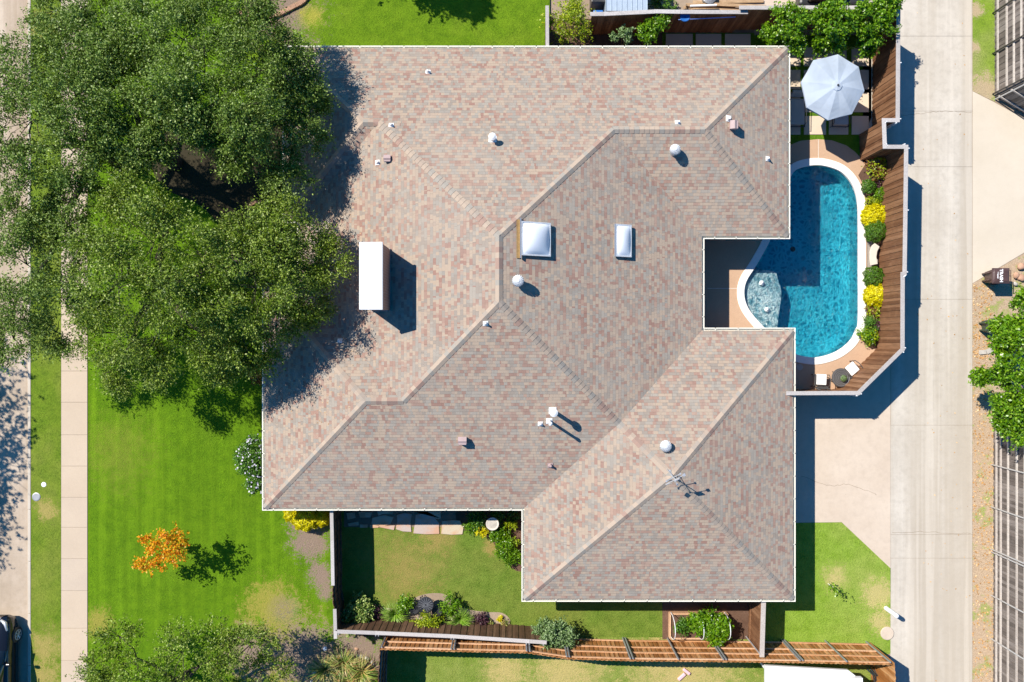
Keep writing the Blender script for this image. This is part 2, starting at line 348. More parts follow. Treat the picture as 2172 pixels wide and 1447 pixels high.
M['stone'] = plain('pale_stone', (.50, .46, .40), .85, .2, var=.25, scale=5, bump=.01)
M['pinkstone'] = plain('pinkish_stone', (.50, .30, .20), .85, .2, var=.25, scale=5, bump=.01)
M['blueplastic'] = plain('blue_plastic', (.02, .13, .42), .4, .5)
M['bluetarp'] = plain('blue_grey_metal_roof', (.42, .50, .58), .4, .4, metal=.2)
M['lumber'] = woodmat('weathered_lumber', [(0, (.30, .19, .10)), (.5, (.46, .31, .18)), (1, (.60, .45, .28))])
M['pvc'] = plain('white_pvc', (.78, .80, .82), .35, .5, var=.02)
M['pink'] = plain('pink_plastic', (.78, .45, .47), .5, .4, var=.05)
def flagmat():
    t = NT('flagstone'); r = t.pos.outputs['Random Per Island']; n = t.noise(1.6, 5, dist=.6)
    c = t.ramp(r, [(0, (.36, .30, .24)), (.35, (.50, .42, .30)), (.7, (.46, .30, .22)), (1, (.40, .38, .36))])
    c = t.mix(t.ramp(n, [(.45, 0.0), (.6, .6)]), c, (.50, .24, .12)); t.bump(t.noise(12, 4), .006)
    return t.fin(c, .8, .25)
M['flag'] = flagmat()

# ------------------------------------------------------------------ vegetation builders
def leaves_obj(name, pts, nrm, size, aspect, mat, parent, tang=None):
    pts = np.asarray(pts, float); n = len(pts); nrm = np.asarray(nrm, float); nrm /= np.linalg.norm(nrm, axis=1, keepdims=True) + 1e-9
    t = RNG.normal(size=(n, 3)) if tang is None else np.asarray(tang, float) + RNG.normal(size=(n, 3)) * .35
    t -= nrm * (t * nrm).sum(1, keepdims=True); t /= np.linalg.norm(t, axis=1, keepdims=True) + 1e-9
    b = np.cross(nrm, t); s = (size * RNG.uniform(.65, 1.3, (n, 1)))
    fold = nrm * s * .10
    V = np.stack([pts - t * s * .5, pts + b * s * aspect * .5 + fold, pts + t * s * .5, pts - b * s * aspect * .5 + fold], 1).reshape(-1, 3)
    if parent: V -= np.array(wloc(parent))
    me = bpy.data.meshes.new(name); me.vertices.add(4 * n); me.vertices.foreach_set('co', V.ravel())
    me.loops.add(4 * n); me.loops.foreach_set('vertex_index', np.arange(4 * n, dtype=np.int32))
    me.polygons.add(n); me.polygons.foreach_set('loop_start', np.arange(0, 4 * n, 4, dtype=np.int32))
    try: me.polygons.foreach_set('loop_total', np.full(n, 4, dtype=np.int32))
    except Exception: pass
    me.update(calc_edges=True)
    return link_mesh(name, me, mat, parent)
def canopy(clumps, nsub=14, ntwig=26, nleaf=9, L=.34, subr=.36, up=.75, jit=.05, shell=(.45, .98)):
    Ps, Ns, Ts = [], [], []
    for c, r, rz in clumps:
        c = np.array(c); d = RNG.normal(size=(nsub, 3)); d[:, 2] = np.abs(d[:, 2]) * .9 - .25; d /= np.linalg.norm(d, axis=1, keepdims=True)
        sc = c + d * RNG.uniform(shell[0], shell[1], (nsub, 1)) * np.array([r, r, rz])
        for k in range(nsub):
            p = sc[k] + RNG.normal(size=(ntwig, 3)) * r * subr * np.array([.62, .62, .42])
            out = (p - c); out /= np.linalg.norm(out, axis=1, keepdims=True) + 1e-6
            out = out * .8 + RNG.normal(size=out.shape) * .5; out[:, 2] *= .6; out /= np.linalg.norm(out, axis=1, keepdims=True)
            tt = RNG.uniform(0, 1, (ntwig, nleaf, 1)); ll = L * RNG.uniform(.5, 1.4, (ntwig, 1, 1))
            q = p[:, None, :] + out[:, None, :] * tt * ll + RNG.normal(size=(ntwig, nleaf, 3)) * jit
            nn = RNG.normal(size=q.shape) * .75 + np.array([0, 0, up]) + out[:, None, :] * .25
            Ps.append(q.reshape(-1, 3)); Ns.append(nn.reshape(-1, 3)); Ts.append(np.repeat(out, nleaf, 0))
    return np.concatenate(Ps), np.concatenate(Ns), np.concatenate(Ts)
def wob(a, b, n, amp):
    a = Vector(a); b = Vector(b); out = []
    for i in range(n + 1):
        t = i / n; p = a.lerp(b, t)
        if 0 < i < n: p += Vector((random.uniform(-1, 1), random.uniform(-1, 1), random.uniform(-.5, .5))) * amp
        out.append(p)
    return out
def tree(name, label, base, clumps_px, mat, trunk_r, fork_z, cat='tree', leaf=.11, group=None, dens=1.0, aspect=.55, branches=True, nsub=14, ntwig=26, nleaf=9, L=.34, world=False, subr=.34, relief=.8):
    base = Vector(base); root = thing(name, label, cat, base, group=group)
    cl = []
    for (px, py, z, r) in clumps_px:
        z += random.uniform(-.45, .45) if r > .75 else 0; r *= random.uniform(.82, 1.12); c = Vector((px, py, z)) if world else P(px, py, z); cl.append((c, r, r * relief))
    fork = base + Vector((random.uniform(-.15, .15), random.uniform(-.15, .15), fork_z))
    tr = MB(); tr.tube([base - Vector((0, 0, .1)), base + Vector((0, 0, .15)), base.lerp(fork, .5) + Vector((.05, .03, 0)), fork], [trunk_r * 1.5, trunk_r * 1.12, trunk_r, trunk_r * .85], 10)
    tr.build('trunk', M['bark'], root, smooth=True)
    br = MB(); nodes = []
    order = sorted(cl, key=lambda q: -(q[0] - fork).length); mains = []
    for q in order:                                   # a few main limbs, well apart in bearing
        a0 = math.atan2(q[0].y - fork.y, q[0].x - fork.x)
        if len(mains) < 6 and all(abs((a0 - m[1] + math.pi) % (2 * math.pi) - math.pi) > .75 for m in mains): mains.append((q, a0))
    done = [id(m[0]) for m in mains]
    for (c, r, rz), _a in mains:
        e = c + Vector((0, 0, -rz * .2)); L_ = (e - fork).length; r0 = trunk_r * random.uniform(.5, .7); pp = [fork - Vector((0, 0, .05))]
        for i in range(1, 6):
            t = i / 5; p = fork.lerp(e, t) + Vector((random.uniform(-1, 1), random.uniform(-1, 1), random.uniform(-.3, .5))) * (L_ * .06 if i < 5 else 0); p.z += math.sin(t * 3.1) * L_ * .06; pp.append(p)
        rr_ = [r0 * (1 - .8 * i / 5) for i in range(6)]; br.tube(pp, rr_, 7); nodes += [(pp[i], rr_[i]) for i in range(2, 6)]
    for q in order[::-1]:
        c, r, rz = q
        if id(q) not in done:
            p0, r0 = min(nodes, key=lambda n_: (n_[0] - c).length + .3 * random.random()) if nodes else (fork, trunk_r * .5)
            e = c + Vector((0, 0, -rz * .2)); pp = wob(p0, e, 3, .08 * (e - p0).length); rr_ = [r0 * .75 * (1 - .75 * i / 3) for i in range(4)]; br.tube(pp, rr_, 6); nodes += [(pp[i], rr_[i]) for i in (2, 3)]
        if branches:
            for k in range(5):
                a = random.uniform(0, 6.28); g = c + Vector((math.cos(a) * r * .9, math.sin(a) * r * .9, random.uniform(-.2, .8) * rz))
                br.tube(wob(c + Vector((0, 0, -rz * .2)), g, 3, .10 * r), [.022, .016, .010, .004], 4, cap=False)
    br.build('branch', M['bark'], root, smooth=True)
    p, n, t = canopy(cl, nsub, int(ntwig * dens), nleaf, L=L, subr=subr, up=.55, jit=.045, shell=(.35, 1.08))
    leaves_obj('crown', p, n, leaf, aspect, mat, root, t)
    return root
def shrub(label, px, py, zc, r, mat, n=900, leaf=.07, rz=None, cat='shrub', name='shrub', aspect=.55, round_=False, flowers=None, extra=(), group=None, stem=True):
    """a low bush: px,py is the picture position of its middle, zc the height of its middle"""
    c = P(px, py, zc); rz = rz or r * .7; root = thing(name, label, cat, (c.x, c.y, 0), group=group)
    cl = [(c, r, rz)] + [(P(a, b, z2), r2, r2 * .7) for a, b, z2, r2 in extra]
    if stem:
        s = MB()
        for k in range(5):
            a = k * 1.256; s.tube(wob((c.x + .03 * math.cos(a), c.y + .03 * math.sin(a), 0), c + Vector((math.cos(a) * r * .5, math.sin(a) * r * .5, rz * .3)), 3, .03), [.02, .015, .01, .005], 5)
        s.build('stem', M['stem'], root)
    PP, NN, TT = [], [], []
    for cc, rr, z_ in cl:
        m = int(n * (rr / r) ** 2)
        if round_:
            d = RNG.normal(size=(m, 3)); d[:, 2] = np.abs(d[:, 2]) - .3; d /= np.linalg.norm(d, axis=1, keepdims=True)
            lump = 1 + .14 * np.sin(d[:, :1] * 9 + 1) * np.cos(d[:, 1:2] * 8) ; q = np.array(cc) + d * RNG.uniform(.82, 1.02, (m, 1)) * lump * np.array([rr, rr, z_])
            PP.append(q); NN.append(d + RNG.normal(size=d.shape) * .6); TT.append(d + RNG.normal(size=d.shape))
        else:
            p, nn, t = canopy([(cc, rr * .9, z_)], 12, max(3, m // 84), 7, L=rr * .35, subr=.34, jit=.03, shell=(.3, .95)); PP.append(p); NN.append(nn); TT.append(t)
    leaves_obj('foliage', np.concatenate(PP), np.concatenate(NN), leaf, aspect, mat, root, np.concatenate(TT))
    if flowers:
        fm, fn, fs = flowers; cc, rr, z_ = cl[0]; q = []
        for cc, rr, z_ in cl:
            d = RNG.normal(size=(fn, 3)); d[:, 2] = np.abs(d[:, 2]); d /= np.linalg.norm(d, axis=1, keepdims=True); q.append(np.array(cc) + d * RNG.uniform(.85, 1.1, (fn, 1)) * np.array([rr, rr, z_ * 1.15]))
        q = np.concatenate(q); leaves_obj('flowers', q, RNG.normal(size=q.shape) * .4 + [0, 0, 1], fs, .9, fm, root)
    return root
def strap_plant(label, px, py, r, h, mat, n=130, wid=.03, z0=0.0, name='strap_leaved_plant', droop=.9):
    c = P(px, py, h * .5); root = thing(name, label, 'plant', (c.x, c.y, z0)); mb = MB()
    for k in range(n):
        a = random.uniform(0, 6.283); L = r * random.uniform(.6, 1.1); d = Vector((math.cos(a), math.sin(a), 0)); s = Vector((-d.y, d.x, 0)) * wid * random.uniform(.6, 1.2)
        b = Vector((c.x, c.y, z0)) + d * random.uniform(0, r * .18); hh = h * random.uniform(.7, 1.15); pts = []
        for i in range(5):
            t = i / 4; q = b + d * L * t ** 1.2; q.z = z0 + hh * (math.sin(t * 2.1 * droop + .15)); ww = (1 - t * .85) * (.7 + .6 * t * (1 - t) * 2)
            pts += [q - s * ww * .5, q + s * ww * .5]
        mb.add(pts, [(2 * i, 2 * i + 1, 2 * i + 3, 2 * i + 2) for i in range(4)])
    mb.build('foliage', mat, root); return root

# ------------------------------------------------------------------ pool outline (photo pixels, ground level)
pool_px = [(1735, 351), (1772.7, 359.6), (1794.8, 375), (1810, 397), (1818, 423), (1820.5, 460), (1820.7, 560), (1820.7, 677), (1815, 700), (1802, 724), (1773.7, 745.6), (1738.5, 757),
           (1712, 757), (1685.6, 750), (1655, 730), (1627, 701), (1604.5, 677.5), (1586, 652), (1578.5, 626), (1583, 597), (1605.7, 560), (1635, 505), (1655, 440), (1676.5, 377), (1695, 357.4)]
pool = [(p.x, p.y) for p in PX(spline(pool_px, 5))]
cop_out = offset(pool, .33); cop_mid = offset(pool, .12)
# ------------------------------------------------------------------ ground and paving
def rect(x0, y0, x1, y1): return PX([(x0, y0), (x1, y0), (x1, y1), (x0, y1)])
BIG = [(-260, -260), (260, -260), (260, 260), (-260, 260)]
sheet('ground', BIG, 0, M['dirt'], holes=[cop_mid])
sheet('street', rect(-1400, -2600, 62, 4000), .004, M['street'])
k = MB()
for i in range(44):
    y0 = -2000 + i * 110; a, b = P(62, y0), P(68.5, y0 + 109.4); k.box(((a.x + b.x) / 2, (a.y + b.y) / 2, .06), (b.x - a.x, a.y - b.y, .13))
tag(k.build('kerb', M['kerb'], bevel=.02), kind='structure')
sheet('parkway_lawn', rect(68.5, -2000, 132, 3000), .105, M['parkway'], depth=.1)
# sidewalk slabs
sw = MB(); ys = [-1480 + i * 65.5 for i in range(60)]
slabs = [756, 787, 853, 922, 1054, 1117.5, 1184, 1251.5, 1331, 1399, 1470]
slabs = [756 - 66 * i for i in range(33, 0, -1)] + slabs[:4] + [988] + slabs[4:] + [1470 + 66 * i for i in range(1, 25)]
for a, b in zip(slabs[:-1], slabs[1:]):
    q0, q1 = P(132.6, a + .25), P(188, b - .15); sw.box(((q0.x + q1.x) / 2, (q0.y + q1.y) / 2, .055), (q1.x - q0.x, q0.y - q1.y, .11))
swm = NT('sidewalk_slabs'); r_ = swm.pos.outputs['Random Per Island']; n1 = swm.noise(.8, 5); n2 = swm.noise(50, 2); n3 = swm.noise(5, 5)
c_ = swm.ramp(r_, [(0, (.46, .37, .28)), (.5, (.50, .395, .285)), (1, (.45, .37, .295))]); c_ = swm.mix(swm.ramp(n1, [(.3, 0.0), (.7, .6)]), c_, (.54, .44, .33)); c_ = swm.mix(swm.ramp(n2, [(.35, .3), (.6, 0.0)]), c_, (.36, .3, .24))
c_ = swm.mix(swm.ramp(n3, [(.55, 0.0), (.8, .35)]), c_, (.42, .34, .26)); swm.fin(c_, .85, .2)
tag(sw.build('sidewalk', swm.m, bevel=.008), kind='structure')
sheet('front_lawn', PX([(188.5, -2000), (700, -2000), (700, 97), (690, 640), (690, 1100), (718, 1100), (720, 1345), (812, 1350), (812, 3000), (188.5, 3000)]), .085, M['lawn'], depth=.085)
sheet('north_lawn', rect(520, -1500, 1166, 140), .092, M['toplawn'], depth=.05)
sheet('back_garden_lawn', rect(690, 1060, 1640, 1356), .004, M['backlawn'])
sheet('east_lawn', PX([(1592, 1110.5), (1785, 1108), (1889, 1205), (1888.5, 1386), (1875, 1390), (1592, 1390)]), .012, M['eastlawn'], depth=.01)
sheet('neighbour_lawn', rect(815, 1352, 1880, 2600), .008, M['southlawn'])
# alley: separate concrete panels so that the joints are real gaps
al = MB(); ja = [-1500, -1180, -860, -540, -240, 77, 236, 354, 635, 902, 1134, 1184, 1480, 1760, 2100, 2600]
for a, b in zip(ja[:-1], ja[1:]):
    x0 = 1830 if b < 700 else (1830 if a < 840 else 1888.6)
    if a < 700 < b: x0 = 1830
    if a == 635: al.prism(PX([(1889, 902 - .25), (1889, 746), (1830, 746), (1830, 635.3), (2062, 635.3), (2062, 901.7)]), 0, .012); continue
    al.prism(PX([(x0, a + .25), (2062, a + .25), (2062, b - .25), (x0, b - .25)]), 0, .012)
tag(al.build('alley', M['conc']), kind='structure')
sheet('driveway', PX([(1560, 790), (1830, 790), (1888.2, 746.5), (1888.2, 1205), (1785, 1107.6), (1560, 1110)]), .014, M['conc_drive'], depth=.01)
sheet('neighbour_driveway', PX([(2062.8, 194), (2108, 217), (2200, 268), (2600, 480), (2600, 300), (2900, 300), (2900, 700), (2400, 420), (2172, 536), (2062.8, 601)]), .014, M['conc_right'], depth=.01)
sheet('alley_verge', PX([(2062.8, -1400), (2110, -1400), (2110, 216), (2062.8, 193)]), .008, M['verge'], depth=.005)
vs_ = NT('dry_verge_soil'); f1 = vs_.noise(1.1, 5, rough=.65); f2 = vs_.noise(22, 4)
c_ = vs_.mix(vs_.ramp(f2, [(.35, 0.0), (.65, 1.0)]), (.30, .215, .14), (.50, .38, .26)); gm = vs_.math('MULTIPLY', vs_.ramp(f1, [(.54, 0.0), (.62, 1.0)]), vs_.ramp(f2, [(.4, 0.0), (.55, 1.0)])); c_ = vs_.mix(gm, c_, (.22, .30, .05)); vs_.bump(f2, .02); vs_.fin(c_, .9, .1)
sheet('dry_verge', PX([(2062.8, 602), (2172, 538), (2260, 490), (2260, 1700), (2062.8, 1700)]), .006, vs_.m, depth=.004)
# pool deck with the pool cut out of it
arc = [(1676.5, 307.6), (1697.5, 299), (1735, 295.5), (1764, 298), (1795, 309), (1812.5, 322), (1828, 337.5), (1834.6, 348.6)]
deckp = [(1470, 480), (1640, 480), (1640, 330)] + [(1655, 318)] + arc + [(1862, 360), (1866, 500), (1862, 741), (1773, 832), (1560, 836), (1560, 730), (1470, 730)]
sheet('pool_deck', PX(deckp), .02, M['deck'], holes=[cop_mid], depth=.02)
jt = MB()
for a, b in (((1735.6, 296), (1735.6, 336)), ((1500, 612), (1547, 612)), ((1547, 612), (1566, 612))):
    jt.seg(P(*a), P(*b), .02, .0225, .03)
tag(jt.build('deck_joint', plain('joint_sealant', (.62, .54, .45), .8, .2)), kind='structure')
sheet('turf', PX([(1560, 75), (1848, 75), (1848, 250), (1830, 290), (1838, 352), (1826, 352), (1640, 352), (1640, 120), (1560, 120)]), .012, M['turf'], depth=.01)
def cutpoly(px): return PX(px)
sheet('planting_bed', PX([(1820, 372), (1834.6, 349), (1868, 345), (1890, 500), (1880, 640), (1866, 741), (1850, 740), (1826, 722), (1838, 690), (1838.5, 430), (1832, 395)]), .045, M['mulch'], depth=.04)
sheet('gravel_strip', PX([(1838.5, 505), (1850, 505), (1852, 585), (1838.5, 585)]), .05, concmat('river_gravel', (.30, .26, .22), (.45, .40, .35), stain=.8, agg=.5))
sheet('north_bed', rect(1166, 40, 1410, 130), .006, M['mulch'])
sheet('north_bed_strip', rect(1410, 50, 1600, 70), .006, M['soil'])
sheet('north_turf', PX([(1405, 70), (1600, 70), (1600, 118), (1405, 118)]), .010, M['turf'])
sheet('front_bed', PX(spline([(320, 300), (400, 268), (520, 250), (640, 280), (650, 450), (640, 600), (540, 600), (500, 520), (430, 440), (350, 400), (322, 350)], 5)), .089, concmat('leaf_mould_painted_shade', (.035, .030, .015), (.07, .055, .030), stain=.8, agg=.5))  # mould colour darkened further to paint in the shade of the oak gap
sheet('curved_bed', PX(spline([(700, 1352), (705, 1300), (790, 1290), (860, 1290), (875, 1272), (895, 1262), (925, 1258), (950, 1264), (985, 1290), (1030, 1298), (1065, 1300), (1082, 1315), (1080, 1330), (1100, 1352)], 4)), .009, M['dirt'], depth=.004)
sheet('side_bed', rect(1405, 1255, 1591, 1356), .009, M['mulch'], depth=.004)
sheet('corner_bed', PX(spline([(975, 1080), (1110, 1080), (1110, 1205), (1075, 1195), (1045, 1150), (1010, 1128), (980, 1122)], 4)), .009, M['mulch'], depth=.004)
sheet('path_base', rect(730, 1075, 985, 1118), .007, M['soil'])
def slab(name, px4, z, mat, h=.04): o = MB().prism(PX(px4), z - h, z).build(name, mat, bevel=.006); return tag(o, kind='structure')
# pavers: every slab is its own paving stone
cols = [(1660, 1697.3), (1704.8, 1751.5), (1757.6, 1798.6), (1805.8, 1842)]; rows = [(101, 141), (149, 190), (197.5, 238.5), (246.8, 286)]
grp = 'cream paving slabs set in turf'
names = ['first', 'second', 'third', 'fourth']
def paver(x0, y0, x1, y1, lab):
    o = MB().prism(rect(x0, y0, x1, y1), 0, .045).build('paving_slab', M['paver'], bevel=.008); tag(o, lab, 'paving slab', grp)
for j, (y0, y1) in enumerate(rows):
    for i, (x0, x1) in enumerate(cols):
        if i == 1 and j == 0: x1 = 1795
        if i == 2 and j == 0: continue
        paver(x0, y0, x1, y1, 'cream square paving slab in turf, %s row from the north trees, %s from the roof edge' % (names[j], names[i]))
for i, x in enumerate((1412, 1475.5, 1537.6)): paver(x, 72.5, x + (57 if i == 0 else 54), 112, 'shaded cream paving slab north of the house, %s from the left' % names[i])

# ------------------------------------------------------------------ swimming pool
POOLL = 'kidney shaped blue swimming pool with white coping beside the house'
pc = P(1720, 600); pool_t = thing('swimming_pool', POOLL, 'swimming pool', (pc.x, pc.y, 0))
def ring(inner, outer, z0, z1, name, mat, parent, bevel=0):
    n = len(inner); vs = [(*p[:2], z1) for p in inner] + [(*p[:2], z1) for p in outer] + [(*p[:2], z0) for p in inner] + [(*p[:2], z0) for p in outer]; fs = []
    for i in range(n):
        j = (i + 1) % n; fs += [(i, j, n + j, i + n), (2 * n + i, 2 * n + j, j, i), (n + i, n + j, 3 * n + j, 3 * n + i)]
    mb = MB(); mb.add(vs, fs); o = mb.build(name, mat, parent); bmx = bmesh.new(); bmx.from_mesh(o.data); bmesh.ops.recalc_face_normals(bmx, faces=bmx.faces); bmx.to_mesh(o.data); bmx.free()
    if bevel: b = o.modifiers.new('bevel', 'BEVEL'); b.width = bevel; b.segments = 2; b.limit_method = 'ANGLE'
    return o
ring(pool, cop_out, -.1, .05, 'coping', M['coping'], pool_t, .015)
basin = NT('pool_plaster'); n1 = basin.noise(1.2, 3); basin.fin(basin.mix(n1, (.085, .52, .58), (.14, .62, .68)), .8, .1)
inn = offset(pool, .02)
mb = MB(); n = len(inn); DEP = -1.25
small = offset(pool, -.35)
mb.add([(*p, .0) for p in inn] + [(*p, DEP + .3) for p in inn] + [(*p, DEP) for p in small], [(i, (i + 1) % n, n + (i + 1) % n, n + i) for i in range(n)] + [(n + i, n + (i + 1) % n, 2 * n + (i + 1) % n, 2 * n + i) for i in range(n)])
tr = geometry.tessellate_polygon([[Vector((*p, DEP)) for p in small]])
b0 = len(mb.v); mb.add([(*p, DEP) for p in small], [tuple(t) for t in tr]); mb.build('basin', basin.m, pool_t, smooth=False)
led_px = [(1570, 620), (1578, 596), (1588, 577), (1600, 572), (1644.5, 574.5), (1652, 588), (1657, 602), (1660, 615), (1660.5, 630), (1657, 654), (1654, 677.5), (1650, 703), (1630, 716), (1600, 690), (1575, 650)]
led = spline(led_px, 3)
def inside(pt, poly):
    x, y = pt; c = False; n = len(poly)
    for i in range(n):
        x1, y1 = poly[i][:2]; x2, y2 = poly[i - 1][:2]
        if (y1 > y) != (y2 > y) and x < (x2 - x1) * (y - y1) / (y2 - y1) + x1: c = not c
    return c
ledm = NT('ledge_pebble_plaster'); v1 = ledm.nd('ShaderNodeTexVoronoi', feature='F1'); v1.inputs['Scale'].default_value = 26; ledm.l(ledm.pos.outputs['Position'], v1.inputs[0]); ledm.fin(ledm.ramp(v1.outputs['Distance'], [(.2, (.66, .72, .70)), (.8, (.46, .54, .55))]), .8, .2)
MB().prism(PX(led), DEP, -.22).build('tanning_ledge', ledm.m, pool_t)
# water: tinted clear sheet; caustic light lines painted into its transparency colour
wm = NT('pool_water'); pos = wm.pos.outputs['Position']
nz = wm.nd('ShaderNodeTexNoise'); nz.inputs['Scale'].default_value = 1.6; nz.inputs['Detail'].default_value = 3; wm.l(pos, nz.inputs[0])
mx = wm.nd('ShaderNodeMix', data_type='VECTOR'); mx.inputs[0].default_value = .30; wm.l(pos, mx.inputs[4]); wm.l(nz.outputs['Color'], mx.inputs[5]); wp = mx.outputs[1]
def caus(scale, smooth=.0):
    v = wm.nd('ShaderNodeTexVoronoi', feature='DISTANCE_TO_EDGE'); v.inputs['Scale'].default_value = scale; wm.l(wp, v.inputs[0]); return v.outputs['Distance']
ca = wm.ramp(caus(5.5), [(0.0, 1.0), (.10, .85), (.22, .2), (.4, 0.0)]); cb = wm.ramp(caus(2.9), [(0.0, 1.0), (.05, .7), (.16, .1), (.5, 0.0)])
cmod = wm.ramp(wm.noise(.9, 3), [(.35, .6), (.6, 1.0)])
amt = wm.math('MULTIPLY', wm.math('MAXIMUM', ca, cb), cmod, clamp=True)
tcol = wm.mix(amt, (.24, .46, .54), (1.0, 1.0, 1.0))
wave = wm.math('ADD', wm.noise(5.5, 3, dist=1.2), wm.math('MULTIPLY', wm.noise(16, 2), .35))
bp = wm.nd('ShaderNodeBump'); bp.inputs['Distance'].default_value = .07; wm.l(wave, bp.inputs['Height'])
trn = wm.nd('ShaderNodeBsdfTransparent'); wm.l(tcol, trn.inputs[0]); gl = wm.nd('ShaderNodeBsdfGlossy'); gl.inputs['Roughness'].default_value = .08; wm.l(bp.outputs[0], gl.inputs['Normal'])
fr = wm.nd('ShaderNodeFresnel'); fr.inputs[0].default_value = 1.33; wm.l(bp.outputs[0], fr.inputs[1]); ms = wm.nd('ShaderNodeMixShader'); wm.l(fr.outputs[0], ms.inputs[0]); wm.l(trn.outputs[0], ms.inputs[1]); wm.l(gl.outputs[0], ms.inputs[2]); wm.l(ms.outputs[0], wm.out.inputs[0])
va = wm.nd('ShaderNodeVolumeAbsorption'); va.inputs['Color'].default_value = (.04, .80, .92, 1); va.inputs['Density'].default_value = .42; wm.l(va.outputs[0], wm.out.inputs['Volume'])
MB().prism([(*p, 0) for p in offset(pool, .01)], DEP - .05, -.08).build('pool_water', wm.m, pool_t)
foam = NT('white_foam'); foam.fin((.85, .88, .90), .5, .4)
for i, (a, b) in enumerate(((1617, 600), (1628, 657))):
    q = P(a, b); mb = MB(); mb.lathe((q.x, q.y, 0), [(.12, -.10), (.10, -.075), (.05, -.04), (.03, .02), (.005, .03)], 14)
    for v in mb.v: v += Vector((random.uniform(-.02, .02), random.uniform(-.02, .02), random.uniform(-.01, .02)))
    mb.build('bubbler_jet', foam.m, pool_t, smooth=True)
q = P(1702, 522); MB().lathe((q.x, q.y, DEP), [(.12, 0), (.12, .03), (.05, .05)], 14).build('pool_drain', M['blackmetal'], pool_t)
q = P(1696, 779); MB().lathe((q.x, q.y, .02), [(.14, 0), (.14, .006), (.12, .008)], 20).build('skimmer_lid', M['stone'], pool_t)

# ------------------------------------------------------------------ the house
ZE = 2.19
hx = thing('house', 'single storey house with pinkish brown shingle hip roof and two skylights', 'house', (0, 0, 0))
out0 = [(-9.73, 12.52), (-9.73, 5.02), (-9.11, 5.02), (-9.11, 2.44), (-10.59, 2.44), (-10.59, -7.18), (.42, -7.18), (.42, -11.05), (12.02, -11.05), (12.02, .55), (8.15, .55), (8.15, 4.35), (11.79, 4.35), (11.79, 12.52)]  # CCW
def inset(pts, d):
    n = len(pts); o = []
    for i in range(n):
        p, a, b = Vector(pts[i]), Vector(pts[i - 1]), Vector(pts[(i + 1) % n]); d1 = (p - a).normalized(); d2 = (b - p).normalized()
        o.append(tuple(p + Vector((-d1.y, d1.x)) * d + Vector((-d2.y, d2.x)) * d))
    return o
GI = .10
ed = [(x, y, ZE + .5 * GI) for x, y in inset(out0, GI)]
RECTS = [(-9.11, 8.15, -7.18, 12.52), (4.0, 11.79, 4.35, 12.52), (.42, 12.02, -11.05, .55), (-9.73, -2, 5.02, 12.52), (-10.59, 0, -7.18, 2.44)]
def rz_(x, y):
    z = -9
    for k, (a, b, c, d) in enumerate(RECTS):
        m = [x - a, b - x, y - c, d - y]
        if k == 1: m[0] = 99 if x > 2 else -99
        if k in (3, 4): m[1] = 99 if x < -2 else -99
        z = max(z, ZE + .5 * min(m))
    return z
def zz(x, y): return (x, y, rz_(x, y))
P1 = (-5.98, 8.77, ZE + 1.875); P2 = (-5.36, 8.77, ZE + 1.875); P3 = (-.48, 3.89, ZE + 4.315); P4 = (-.48, 1.45, ZE + 4.315)
P5 = (4.065, 8.435, ZE + 2.0425); P6 = (7.705, 8.435, ZE + 2.0425); P7 = (-5.78, -2.37, ZE + 2.405); P8 = (-4.3, -2.37, ZE + 2.405); P9 = (4.285, -3.315, ZE + 1.9325); AP = (6.22, -5.25, ZE + 2.9)
a, b, c, d, e, f, g, h, i_, j, k, l, m, n_ = ed
faces = [([a, P1, P2, P3, P5, P6, n_], (0, 1)), ([a, b, P1], (-1, 0)), ([b, c, P2, P1], (0, -1)), ([c, d, P8, P4, P3, P2], (-1, 0)), ([d, e, P7, P8], (0, 1)), ([e, f, P7], (-1, 0)),
         ([f, g, P9, P4, P8, P7], (0, -1)), ([P4, P9, k, l, P5, P3], (1, 0)), ([l, m, P6, P5], (0, -1)), ([m, n_, P6], (1, 0)), ([g, h, AP, P9], (-1, 0)), ([h, i_, AP], (0, -1)), ([i_, j, AP], (1, 0)), ([j, k, P9, AP], (0, 1))]
vs, fs, uvs = [], [], []
for fi, (poly, dn) in enumerate(faces):
    pts = [Vector(p) for p in poly]; nrm = geometry.normal(pts)
    if nrm.z < 0: pts.reverse()
    s = len(vs); dn = Vector(dn); ud = Vector((-dn.y, dn.x))
    tris = geometry.tessellate_polygon([pts])
    vs += pts; st = [(p.x * ud.x + p.y * ud.y + fi * 31.7, -(p.x * dn.x + p.y * dn.y) / math.cos(math.atan(.5)) + 40) for p in pts]
    uvs += st
    for t in tris:
        A, B, C_ = [pts[q] for q in t]
        fs.append(tuple(s + q for q in (t if (B - A).cross(C_ - A).z > 0 else reversed(t))))
me = bpy.data.meshes.new('roof'); me.from_pydata(vs, [], fs); uvl = me.uv_layers.new(name='UVMap')
for lp in me.loops: uvl.data[lp.index].uv = uvs[lp.vertex_index]
roof = link_mesh('roof', me, M['shingle'], hx)
